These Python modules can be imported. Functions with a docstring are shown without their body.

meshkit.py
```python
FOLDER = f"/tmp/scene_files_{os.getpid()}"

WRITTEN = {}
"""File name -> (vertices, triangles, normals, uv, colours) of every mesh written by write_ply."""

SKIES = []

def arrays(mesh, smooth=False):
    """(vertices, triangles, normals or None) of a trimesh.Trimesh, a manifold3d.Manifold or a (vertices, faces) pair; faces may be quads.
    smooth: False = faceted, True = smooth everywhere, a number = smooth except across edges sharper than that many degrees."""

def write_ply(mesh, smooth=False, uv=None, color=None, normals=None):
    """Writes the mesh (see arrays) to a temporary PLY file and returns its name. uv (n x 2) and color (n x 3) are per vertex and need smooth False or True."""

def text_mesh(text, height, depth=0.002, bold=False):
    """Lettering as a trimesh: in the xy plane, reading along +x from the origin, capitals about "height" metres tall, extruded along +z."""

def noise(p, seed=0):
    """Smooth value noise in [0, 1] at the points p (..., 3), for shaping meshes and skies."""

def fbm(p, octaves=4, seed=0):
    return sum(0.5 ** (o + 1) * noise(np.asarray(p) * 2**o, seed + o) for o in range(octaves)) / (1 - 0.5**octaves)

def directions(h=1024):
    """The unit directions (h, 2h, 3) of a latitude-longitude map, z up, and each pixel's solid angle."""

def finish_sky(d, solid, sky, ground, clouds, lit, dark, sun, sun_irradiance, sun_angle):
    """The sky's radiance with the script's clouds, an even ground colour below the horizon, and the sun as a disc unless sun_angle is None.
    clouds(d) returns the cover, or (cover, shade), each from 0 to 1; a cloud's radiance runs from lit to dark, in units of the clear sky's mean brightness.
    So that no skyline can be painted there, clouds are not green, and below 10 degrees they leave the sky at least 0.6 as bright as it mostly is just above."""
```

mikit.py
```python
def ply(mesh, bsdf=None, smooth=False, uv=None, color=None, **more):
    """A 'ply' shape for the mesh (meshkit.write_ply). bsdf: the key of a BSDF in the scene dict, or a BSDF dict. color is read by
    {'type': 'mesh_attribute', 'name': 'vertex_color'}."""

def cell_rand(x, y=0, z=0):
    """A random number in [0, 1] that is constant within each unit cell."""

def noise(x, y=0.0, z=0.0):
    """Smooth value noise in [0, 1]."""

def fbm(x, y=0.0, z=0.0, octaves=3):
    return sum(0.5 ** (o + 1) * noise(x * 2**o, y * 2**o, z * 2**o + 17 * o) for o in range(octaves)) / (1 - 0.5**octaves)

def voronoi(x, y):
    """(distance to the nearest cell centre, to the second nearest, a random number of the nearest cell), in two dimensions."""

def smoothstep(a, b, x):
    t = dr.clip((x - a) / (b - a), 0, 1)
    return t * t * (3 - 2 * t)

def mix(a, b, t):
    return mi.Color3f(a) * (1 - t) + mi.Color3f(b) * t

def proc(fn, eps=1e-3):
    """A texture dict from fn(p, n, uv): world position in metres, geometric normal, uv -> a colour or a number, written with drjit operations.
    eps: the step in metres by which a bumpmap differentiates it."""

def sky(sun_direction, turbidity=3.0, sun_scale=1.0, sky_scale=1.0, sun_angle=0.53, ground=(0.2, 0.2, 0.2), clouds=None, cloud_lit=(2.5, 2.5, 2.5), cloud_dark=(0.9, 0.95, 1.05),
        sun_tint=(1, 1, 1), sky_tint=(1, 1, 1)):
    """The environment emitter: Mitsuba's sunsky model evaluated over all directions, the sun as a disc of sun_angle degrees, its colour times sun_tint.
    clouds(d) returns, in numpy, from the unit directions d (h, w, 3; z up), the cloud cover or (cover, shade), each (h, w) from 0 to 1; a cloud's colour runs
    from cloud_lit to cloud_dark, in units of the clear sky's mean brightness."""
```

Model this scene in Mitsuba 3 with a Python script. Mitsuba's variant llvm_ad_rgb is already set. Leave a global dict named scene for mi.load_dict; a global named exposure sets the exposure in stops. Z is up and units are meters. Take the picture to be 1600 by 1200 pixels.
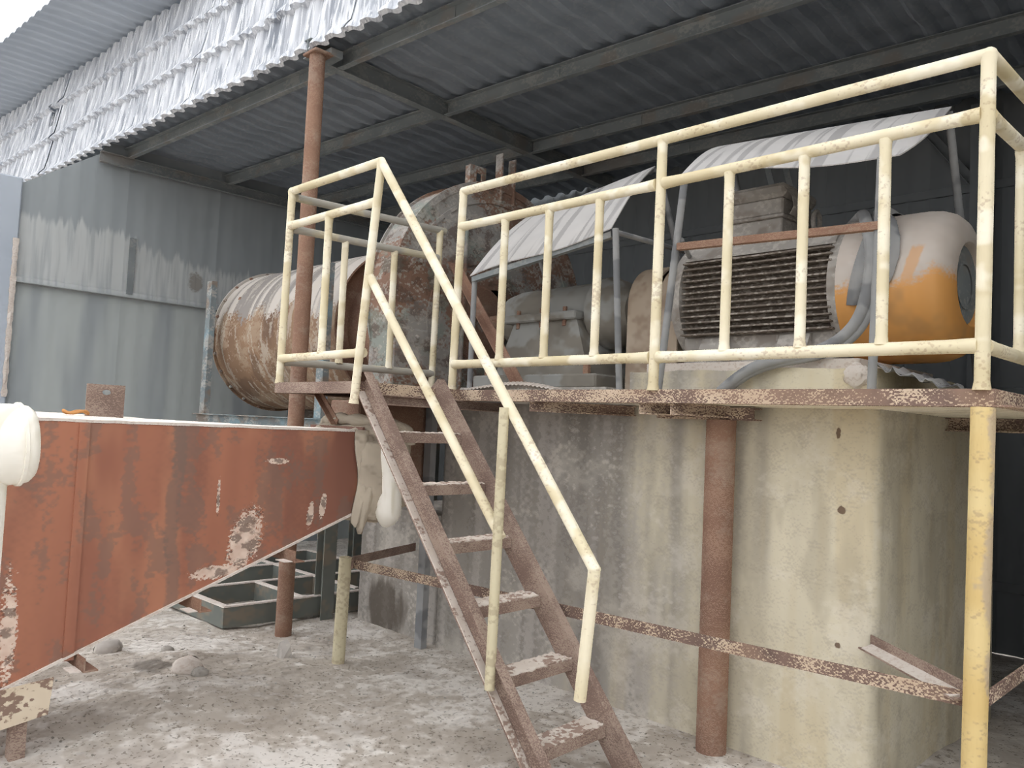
import math, random
import numpy as np
import drjit as dr
import mitsuba as mi
import manifold3d as m3
import trimesh
import mikit, meshkit
from mikit import noise, fbm, voronoi, smoothstep, mix, proc, cell_rand

T4 = mi.ScalarTransform4f
scene, labels = {}, {}
rng = random.Random(7)
nrng = np.random.default_rng(7)
V = lambda *a: np.array(a, float)

# ------------------------------------------------------------------ camera, sky, exposure
CAM_R = np.array([[0.6997942, 0.7128762, 0.0457777], [-0.0064655, 0.0704017, -0.9974978], [-0.7143152, 0.6977472, 0.0538758]])
CAM_C = V(0.85528, -2.94704, 1.37134)
F_PX = 1300.36
M = np.eye(4)
M[:3, 0], M[:3, 1], M[:3, 2], M[:3, 3] = -CAM_R[0], -CAM_R[1], CAM_R[2], CAM_C
scene['camera'] = {'type': 'perspective', 'fov': math.degrees(2 * math.atan(800 / F_PX)), 'fov_axis': 'x',
                   'near_clip': 0.05, 'far_clip': 300.0, 'to_world': T4(M.tolist())}


def overcast(d):
    cover = np.ones(d.shape[:2])
    n = 0.5 + 0.5 * np.sin(3.1 * d[..., 0] + 2.0 * d[..., 1]) * np.sin(2.3 * d[..., 1] - 1.0)
    return cover, 0.12 * n


scene['sky'] = mikit.sky((-0.3, -0.5, 0.85), turbidity=5.0, sun_scale=0.0, clouds=overcast,
                         cloud_lit=(2.5, 2.52, 2.56), cloud_dark=(2.0, 2.05, 2.15), ground=(0.4, 0.38, 0.36))
exposure = 2.55


# ------------------------------------------------------------------ materials
def C(r, g, b):
    f = lambda x: (x / 255 / 12.92) if x <= 10 else ((x / 255 + 0.055) / 1.055) ** 2.4
    return mi.Color3f(f(r), f(g), f(b))


def mat(name, fn, rough=0.85, spec=0.25, metallic=0.0, bump=None, bscale=1.0):
    b = {'type': 'principled', 'base_color': proc(fn) if callable(fn) else {'type': 'rgb', 'value': list(fn)},
         'roughness': rough, 'specular': spec, 'metallic': metallic}
    if bump is not None:
        b = {'type': 'bumpmap', 'arbitrary': proc(bump, 2e-3), 'scale': bscale, 'bsdf': b}
    scene[name] = {'type': 'twosided', 'bsdf': b}
    return name


def f3(p, s, o=3, k=0.0):
    return fbm(p.x * s + k, p.y * s + k, p.z * s + k, o)


def n3(p, s, k=0.0):
    return noise(p.x * s + k, p.y * s + k, p.z * s + k)


def thr(x, a, w):
    return smoothstep(a - w, a + w, x)


def streak(p, sx=14.0, sz=1.1, k=0.0):
    return fbm((p.x + p.y * 0.9) * sx + k, p.z * sz + k, (p.x - p.y) * sx * 0.3, 3)


def cream_fn(p, n, uv):
    c = mix(C(206, 195, 164), C(220, 211, 186), thr(f3(p, 3.0), 0.5, 0.16))
    c = mix(c, C(188, 173, 134), 0.55 * thr(f3(p, 4.5, 3, 9.0), 0.60, 0.07))
    c = mix(c, C(234, 229, 212), 0.6 * thr(f3(p, 11, 3, 3.0), 0.60, 0.08))
    c = mix(c, C(150, 124, 98), 0.4 * thr(f3(p, 90, 2, 5.0) * 0.5 + 0.5 * f3(p, 6, 2, 1.0), 0.66, 0.06))
    return c


def yellow_fn(p, n, uv):
    c = mix(C(194, 168, 112), C(206, 186, 136), thr(f3(p, 5), 0.5, 0.25))
    w = thr(f3(p, 9, 3, 4.0) * 0.8 + 0.2 * f3(p, 70, 2, 1.0) + 0.5 * smoothstep(0.0, 0.05, p.x - 0.002) - 0.25, 0.53, 0.08)
    c = mix(c, C(166, 150, 130), 0.75 * w)
    c = mix(c, C(140, 116, 94), 0.4 * thr(f3(p, 90, 2, 2.0) * 0.5 + 0.5 * f3(p, 14, 3, 7.0), 0.62, 0.08))
    return c


def rust_fn(p, n, uv):
    c = mix(C(122, 94, 80), C(146, 114, 95), f3(p, 6))
    c = mix(c, C(106, 80, 70), 0.55 * thr(f3(p, 3.2, 3, 5.0), 0.56, 0.2))
    c = mix(c, C(176, 150, 130), 0.35 * thr(f3(p, 230, 2, 2.0) * 0.7 + 0.3 * f3(p, 8, 2, 3.0), 0.56, 0.10))
    return mix(c, C(160, 146, 132), 0.35 * thr(f3(p, 9, 3, 8.0) * 0.7 + 0.3 * f3(p, 80, 2, 1.0), 0.60, 0.10))


def stair_fn(p, n, uv):
    c = mix(C(108, 90, 82), C(130, 109, 99), f3(p, 8))
    d = thr(f3(p, 7, 3, 3.0) * 0.5 + f3(p, 200, 2, 2.0) * 0.5, 0.50, 0.12)
    c = mix(c, C(182, 164, 149), 0.5 * d)
    c = mix(c, C(94, 76, 68), 0.4 * thr(f3(p, 4, 3, 8.0), 0.6, 0.14))
    return c


def speckle_fn(p, n, uv):
    c = mix(C(92, 76, 70), C(124, 102, 92), f3(p, 14))
    g = f3(p, 170, 2, 1.0) * 0.6 + f3(p, 9, 2, 4.0) * 0.4
    c = mix(c, C(204, 184, 160), 0.75 * thr(g, 0.52, 0.06))
    return mix(c, C(160, 132, 110), 0.3 * thr(f3(p, 5, 3, 6.0), 0.58, 0.12))


def duct_fn(p, n, uv):
    st_ = fbm(p.y * 7.0, p.z * 0.7, p.x * 3, 3)
    fine = f3(p, 60, 3, 3.0)
    c = mix(C(138, 90, 73), C(160, 107, 84), thr(st_, 0.5, 0.3))
    right = smoothstep(-1.25, -0.75, p.y + 0.25 * (f3(p, 5, 3, 1.0) - 0.5))
    c = mix(c, C(110, 76, 66), 0.6 * thr(fbm(p.y * 5.0 + 3, p.z * 0.9, 2.0, 3) * 0.85 + 0.15 * fine + 0.2 * right, 0.62, 0.16))
    c = mix(c, C(168, 118, 92), 0.45 * thr(fbm(p.y * 9 + 7, p.z * 3, 1.0, 3), 0.60, 0.15))
    blot = fbm(p.y * 13 + 1, p.z * 5.5, 4.0, 4) * 0.72 + 0.28 * fine
    c = mix(c, C(112, 95, 86), 0.5 * thr(blot, 0.575, 0.05))
    # a long blotchy stain running down beside the middle of the face
    band = dr.exp(-dr.square((p.y + 1.40 + 0.05 * noise(p.z * 6, 3.0)) / 0.04))
    c = mix(c, C(108, 92, 84), 0.6 * thr(band * (0.25 + 0.7 * f3(p, 17, 3, 2.0) + 0.5 * fine), 0.50, 0.14))

    def patch(y0, z0, ry, rz, sl=0.0):
        q = dr.square((p.y - y0 - sl * (p.z - z0)) / ry) + dr.square((p.z - z0) / rz)
        return dr.exp(-q)
    fl = f3(p, 110, 3, 3.0) * 0.6 + fbm(p.y * 22, p.z * 6, 9.0, 3) * 0.4
    w = dr.maximum(patch(-1.07, 0.80, 0.11, 0.20, 0.22), dr.maximum(patch(-0.735, 0.90, 0.026, 0.085, 0.1), patch(-0.665, 0.94, 0.024, 0.085, 0.1)))
    w = dr.maximum(w, 0.95 * patch(-1.20, 0.66, 0.16, 0.045, 0.9))
    w = dr.maximum(w, 0.88 * patch(-0.93, 1.165, 0.085, 0.020))
    w = dr.maximum(w, 0.85 * patch(-2.03, 0.50, 0.05, 0.38))
    w = dr.maximum(w, 0.82 * patch(-1.215, 1.0, 0.014, 0.14))
    m = thr(w * (0.30 + fl * 1.4), 0.60, 0.06)
    c = mix(c, mix(C(188, 162, 146), C(216, 200, 186), f3(p, 30, 2, 1.0)), 0.9 * m)
    c = mix(c, C(84, 66, 58), 0.7 * thr(w * (0.40 + f3(p, 130, 3, 8.0) * 1.2), 0.64, 0.05) * thr(f3(p, 26, 3, 5.0), 0.52, 0.06))
    return c


def dust_fn(p, n, uv):
    c = mix(C(186, 177, 168), C(208, 201, 194), f3(p, 7))
    return mix(c, C(168, 150, 136), 0.4 * thr(f3(p, 90, 3, 3.0), 0.60, 0.08))


def concrete_fn(p, n, uv):
    u = p.x + p.y
    big = fbm(u * 1.6, p.z * 0.9, 1.0, 3)
    st_ = fbm(u * 9, p.z * 0.8, 5.0, 3)
    warm = mix(C(192, 184, 163), C(210, 202, 180), st_)
    grey = mix(C(142, 138, 132), C(166, 161, 154), st_)
    w = smoothstep(-0.45, 0.45, (p.x + 1.50) + 0.9 * (st_ - 0.5) + 0.9 * (big - 0.5))
    c = mix(grey, warm, w)
    grain = f3(p, 45, 3, 1.0)
    c = mix(c, C(104, 98, 94), 0.40 * (1 - w) * thr(fbm(u * 13, p.z * 1.6, 8.0, 3) * 0.5 + 0.5 * grain, 0.53, 0.08))
    c = mix(c, C(190, 184, 178), 0.55 * (1 - w) * thr(fbm(u * 10, p.z * 0.7, 2.0, 3) * 0.6 + 0.4 * grain, 0.56, 0.07))
    c = mix(c, C(190, 172, 134), 0.35 * w * thr(fbm(u * 11, p.z * 1.0, 3.0, 3), 0.60, 0.12))
    c = mix(c, C(150, 142, 124), 0.35 * w * thr(fbm(u * 7, p.z * 2.4, 9.0, 4), 0.56, 0.12))
    c = mix(c, C(222, 216, 204), 0.28 * thr(f3(p, 5, 3, 4.0) * 0.7 + 0.3 * grain, 0.58, 0.08))
    c = mix(c, C(150, 141, 127), 0.25 * thr(f3(p, 120, 2, 2.0) * 0.5 + 0.5 * f3(p, 16, 3, 6.0), 0.60, 0.10))
    d1 = dr.exp(-(dr.square((u + 0.218) / 0.012) + dr.square((p.z - 1.416) / 0.025)))
    d2 = dr.exp(-(dr.square((u + 0.197) / 0.018) + dr.square((p.z - 1.10) / 0.018)))
    d3 = dr.exp(-(dr.square((u + 0.2) / 0.016) + dr.square((p.z - 0.55) / 0.012)))
    c = mix(c, C(104, 84, 70), 0.9 * thr((d1 + d2 + d3) * (0.5 + f3(p, 60, 2, 2.0)), 0.45, 0.12))
    dk = dr.exp(-(dr.square((u + 3.30) / 0.30) + dr.square((p.z - 0.12) / 0.22)))
    return mix(c, C(84, 76, 68), 0.8 * thr(dk * (0.3 + fbm(u * 16, p.z * 3, 6.0, 3) * 1.4), 0.58, 0.2))


def floor_fn(p, n, uv):
    a = fbm(p.x * 1.3, p.y * 1.3, 2.0, 4)
    g = fbm(p.x * 26, p.y * 26, 5.0, 4)
    c = mix(C(166, 158, 148), C(192, 186, 178), thr(a * 0.6 + g * 0.4, 0.5, 0.16))
    c = mix(c, C(212, 208, 202), 0.7 * thr(fbm(p.x * 3.2, p.y * 3.2, 8.0, 4) * 0.6 + 0.4 * g, 0.54, 0.10))
    c = mix(c, C(128, 118, 108), 0.4 * thr(fbm(p.x * 5, p.y * 5, 3.0, 4) * 0.7 + 0.3 * g, 0.58, 0.08))
    c = mix(c, C(96, 88, 80), 0.6 * thr(fbm(p.x * 80, p.y * 80, 1.0, 2), 0.74, 0.05))
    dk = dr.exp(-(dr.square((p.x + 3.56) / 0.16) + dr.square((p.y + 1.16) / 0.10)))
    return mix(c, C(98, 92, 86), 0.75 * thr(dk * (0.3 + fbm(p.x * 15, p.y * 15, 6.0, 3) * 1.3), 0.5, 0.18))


def darksteel_fn(p, n, uv):
    c = mix(C(112, 119, 122), C(132, 137, 138), f3(p, 4))
    c = mix(c, C(160, 160, 156), 0.4 * thr(f3(p, 60, 3, 2.0) * 0.5 + 0.5 * f3(p, 8, 2, 4.0), 0.56, 0.08))
    return mix(c, C(134, 118, 104), 0.35 * thr(f3(p, 5, 3, 7.0), 0.64, 0.08))


def tile_fn(p, n, uv):
    c = mix(C(130, 139, 149), C(144, 152, 161), f3(p, 3))
    return mix(c, C(156, 161, 166), 0.35 * thr(f3(p, 40, 3, 2.0), 0.60, 0.12))


def fascia_fn(p, n, uv):
    s = streak(p, 26, 1.5)
    c = mix(C(172, 176, 183), C(206, 209, 214), thr(s, 0.48, 0.2))
    c = mix(c, C(122, 129, 140), 0.55 * thr(streak(p, 40, 2.2, 5.0), 0.60, 0.07))
    u = p.x + 0.06 * p.y
    clean = thr(dr.exp(-dr.square((u + 4.62) / 0.10)) + 0.25 * (f3(p, 12, 2, 2.0) - 0.5), 0.5, 0.05) * thr(p.z - 4.0 + 0.5 * f3(p, 5, 2, 3.0), 0.2, 0.05)
    c = mix(c, C(104, 112, 124), 0.6 * clean)
    return mix(c, C(226, 228, 230), 0.7 * thr(streak(p, 70, 2.0, 9.0), 0.60, 0.06))


def canopy_fn(p, n, uv):
    return mix(C(160, 169, 180), C(180, 188, 197), f3(p, 2.0))


def wall_fn(p, n, uv):
    u = p.y
    s = fbm(u * 10, p.z * 0.5, p.x, 3)
    c = mix(C(140, 147, 151), C(156, 162, 164), s)
    rag = 0.16 * fbm(u * 22, 3.0, 0.0, 3) + 0.06 * noise(u * 70, 1.0)
    top = 3.00 - 0.22 * smoothstep(-0.4, 0.8, u) + rag - 0.02
    d = thr(top - p.z, 0.0, 0.04) * thr(p.z - 2.47, 0.0, 0.03) * (0.45 + 0.55 * thr(fbm(u * 34, p.z * 2.0, 6.0, 3), 0.42, 0.2))
    c = mix(c, C(190, 193, 192), 0.75 * d)
    c = mix(c, C(180, 186, 183), 0.6 * thr(2.45 - p.z, 0.0, 0.05) * thr(fbm(u * 6, p.z * 0.8, 2.0, 3), 0.42, 0.25))
    return mix(c, C(108, 97, 84), 0.6 * thr(dr.exp(-dr.square((u - 0.62) / 0.09) - dr.square((p.z - 2.72) / 0.12)) * (0.4 + f3(p, 25, 3)), 0.5, 0.14))


def backwall_fn(p, n, uv):
    return mix(C(106, 110, 112), C(118, 121, 122), fbm(p.x * 9, p.z * 0.6, 2.0, 3))


def casing_fn(p, n, uv):
    g = f3(p, 60, 3, 6.0)
    c = mix(C(122, 98, 86), C(144, 114, 96), f3(p, 4))
    c = mix(c, C(152, 153, 150), 0.8 * thr(f3(p, 2.6, 4, 3.0) * 0.75 + 0.25 * g, 0.53, 0.05))
    c = mix(c, C(134, 146, 138), 0.6 * thr(f3(p, 5, 3, 8.0) * 0.8 + 0.2 * g, 0.57, 0.05))
    c = mix(c, C(94, 75, 66), 0.65 * thr(f3(p, 10, 4, 5.0) * 0.75 + 0.25 * g, 0.57, 0.05))
    return mix(c, C(186, 179, 170), 0.5 * thr(f3(p, 12, 3, 1.0) * 0.5 + 0.5 * g, 0.57, 0.06))


def drum_fn(p, n, uv):
    th = dr.atan2(p.z - 2.09, 0.95 - p.y)     # angle up the near side
    h = th * 0.63
    g = f3(p, 60, 3, 4.0)
    rag = 0.16 * (fbm(p.x * 9, 2.0, 0.0, 3) - 0.5) + 0.10 * (g - 0.5)
    drip = thr(fbm(p.x * 12.0, h * 0.2, 4.0, 2), 0.53, 0.06)
    c = mix(C(116, 92, 74), C(148, 120, 96), fbm(p.x * 3, h * 3, 1.0, 3))
    c = mix(c, C(164, 146, 126), 0.55 * thr(fbm(p.x * 5, h * 9, 7.0, 4) * 0.7 + 0.3 * g, 0.55, 0.07))
    c = mix(c, C(96, 76, 64), 0.55 * thr(fbm(p.x * 6, h * 4, 3.0, 4), 0.60, 0.07))
    cap = thr(h + rag * 1.8, 0.14, 0.035)
    c = mix(c, mix(C(192, 186, 179), C(138, 134, 131), drip), 0.92 * cap)
    c = mix(c, C(188, 180, 168), 0.45 * thr(fbm(p.x * 26, h * 6, 3.0, 3) * 0.7 + 0.3 * g, 0.58, 0.05))
    return c


def bluegrey_fn(p, n, uv):
    c = mix(C(108, 117, 121), C(128, 136, 138), f3(p, 5))
    c = mix(c, C(134, 114, 96), 0.6 * thr(f3(p, 7, 3, 3.0), 0.58, 0.06))
    c = mix(c, C(132, 160, 170), 0.5 * thr(f3(p, 5, 3, 6.0), 0.62, 0.04))
    return mix(c, C(184, 179, 171), 0.5 * thr(f3(p, 70, 3, 1.0) * 0.5 + 0.5 * f3(p, 11, 2, 2.0), 0.57, 0.06))


def motor_fn(p, n, uv):
    c = mix(C(136, 132, 127), C(164, 159, 153), f3(p, 7))
    c = mix(c, C(112, 101, 92), 0.5 * thr(f3(p, 10, 3, 3.0), 0.60, 0.08))
    return mix(c, C(188, 183, 176), 0.5 * thr(f3(p, 50, 3, 5.0) * 0.5 + 0.5 * f3(p, 9, 2, 1.0), 0.55, 0.08))


def fin_fn(p, n, uv):
    c = mix(C(92, 84, 77), C(116, 107, 98), f3(p, 12))
    return mix(c, C(170, 163, 155), 0.6 * thr(f3(p, 60, 2, 5.0), 0.58, 0.08))


def cowl_fn(p, n, uv):
    c = mix(C(194, 138, 74), C(206, 152, 90), fbm(p.x * 16, p.z * 2, 1.0, 3))
    c = mix(c, C(158, 122, 84), 0.45 * thr(f3(p, 8, 3, 6.0), 0.62, 0.12))
    g = f3(p, 90, 3)
    edge = 2.055 + 0.05 * (fbm(p.x * 16, 3.0, 1.0, 3) - 0.5) + 0.07 * (g - 0.5) + 0.05 * smoothstep(-0.52, -0.36, p.x)
    m = thr(p.z - edge, 0.0, 0.035)
    wx = dr.abs(p.x + 0.462 - 0.25 * (p.z - 2.1)) / 0.024
    drip = thr(1.0 - wx + 0.5 * (f3(p, 45, 2, 3.0) - 0.5), 0.0, 0.25) * thr(2.212 + 0.02 * (g - 0.5) - p.z, 0.0, 0.012)
    m = m * (1 - 0.62 * drip)
    dust = mix(C(174, 168, 162), C(192, 188, 183), f3(p, 12))
    return mix(c, dust, 0.9 * m)


def hood_fn(p, n, uv):
    c = mix(C(176, 174, 172), C(196, 193, 190), f3(p, 5))
    s = fbm(p.x * 26 + p.y * 4.0, p.y * 1.2, 2.0, 3)
    return mix(c, C(138, 136, 135), 0.6 * thr(s, 0.58, 0.05))


def hose_fn(p, n, uv):
    c = mix(C(126, 128, 130), C(154, 154, 153), f3(p, 10))
    return mix(c, C(94, 96, 100), 0.6 * thr(f3(p, 7, 3, 3.0), 0.58, 0.06))


def guard_fn(p, n, uv):
    c = mix(C(150, 132, 112), C(170, 158, 144), f3(p, 5))
    return mix(c, C(120, 99, 82), 0.5 * thr(f3(p, 12, 3, 3.0), 0.56, 0.12))


def bearing_fn(p, n, uv):
    c = mix(C(104, 100, 93), C(140, 135, 126), f3(p, 6))
    return mix(c, C(158, 161, 160), 0.6 * thr(f3(p, 5, 4, 3.0), 0.55, 0.07))


def jacket_fn(p, n, uv):
    c = mix(C(222, 218, 206), C(236, 233, 225), f3(p, 8))
    return mix(c, C(192, 184, 164), 0.6 * thr(fbm(p.x * 18 + p.y * 18, p.z * 3, 2.0, 3), 0.60, 0.10))


def cloth_fn(p, n, uv):
    c = mix(C(152, 142, 128), C(190, 179, 162), f3(p, 9))
    return mix(c, C(112, 100, 89), 0.55 * thr(f3(p, 14, 3, 2.0), 0.60, 0.08))


GREYC = mat('dusty_grey_cream', lambda p, n, uv: mix(mix(C(150, 147, 138), C(178, 174, 163), f3(p, 6)), C(196, 186, 156), 0.6 * thr(f3(p, 5, 3, 3.0), 0.58, 0.05)), 0.8, 0.2)
CREAM = mat('cream_paint', cream_fn, 0.55, 0.4)
YELLOW = mat('yellow_paint', yellow_fn, 0.6, 0.35)
RUST = mat('rust', rust_fn)
STAIR = mat('dusty_rust', stair_fn)
SPECK = mat('speckled_rust', speckle_fn)
DUCT = mat('duct_rust', duct_fn, 0.7, 0.3)
DUST = mat('pale_dust', dust_fn, 1.0, 0.0)
CONC = mat('concrete', concrete_fn, 0.95, 0.1, bump=lambda p, n, uv: f3(p, 30, 3) * 0.6 + f3(p, 6, 2), bscale=0.006)
FLOOR = mat('dusty_floor', floor_fn, 1.0, 0.05, bump=lambda p, n, uv: fbm(p.x * 24, p.y * 24, 0.0, 4), bscale=0.02)
DARK = mat('dark_steel', darksteel_fn)
TILE = mat('roof_sheet_paint', tile_fn, 0.7, 0.3)
FASC = mat('dusty_roof_sheet', fascia_fn, 0.8, 0.2)
CANO = mat('canopy_paint', canopy_fn)
WALL = mat('wall_sheet_paint', wall_fn, 0.75, 0.25)
BACK = mat('back_wall_paint', backwall_fn)
CASE = mat('casing_paint', casing_fn)
DRUM = mat('drum_paint', drum_fn, 0.75, 0.3)
BLUE = mat('blue_grey_paint', bluegrey_fn)
MOTOR = mat('motor_paint', motor_fn)
FIN = mat('fin_paint', fin_fn)
COWL = mat('orange_paint', cowl_fn, 0.5, 0.4)
HOOD = mat('hood_sheet', hood_fn, 0.6, 0.3)
HOSE = mat('grey_rubber', hose_fn)
GUARD = mat('guard_paint', guard_fn)
BEAR = mat('bearing_paint', bearing_fn)
JACKET = mat('white_jacket', jacket_fn, 0.5, 0.4)
CLOTH = mat('old_canvas', cloth_fn, 1.0, 0.0)
BLACK = mat('black_void', (0.02, 0.02, 0.022))
GREEN = mat('grey_green_paint', lambda p, n, uv: mix(mix(C(96, 101, 97), C(118, 121, 115), f3(p, 6)), C(140, 124, 106), 0.5 * thr(f3(p, 12, 3, 2.0), 0.58, 0.1)))
PALE = mat('pale_flaking_paint', lambda p, n, uv: mix(mix(C(188, 172, 150), C(208, 196, 176), f3(p, 9)), C(112, 86, 76), 0.85 * thr(0.45 * f3(p, 60, 3, 2.0) + 0.55 * f3(p, 9, 3, 5.0), 0.56, 0.03)))
OLIVE = mat('olive_cream_paint', lambda p, n, uv: mix(mix(C(182, 172, 142), C(198, 190, 163), f3(p, 5)), C(150, 136, 112), 0.5 * thr(0.5 * f3(p, 60, 3, 2.0) + 0.5 * f3(p, 9, 3, 5.0), 0.56, 0.06)), 0.6, 0.35)
CRUST = mat('trodden_dust', lambda p, n, uv: mix(mix(C(176, 164, 152), C(204, 196, 187), f3(p, 12)), C(126, 102, 90), 0.8 * thr(0.5 * f3(p, 70, 3, 2.0) + 0.5 * f3(p, 10, 3, 6.0), 0.55, 0.05)), 1.0, 0.0)
TWINE = mat('orange_twine', (0.50, 0.24, 0.09))


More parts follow.
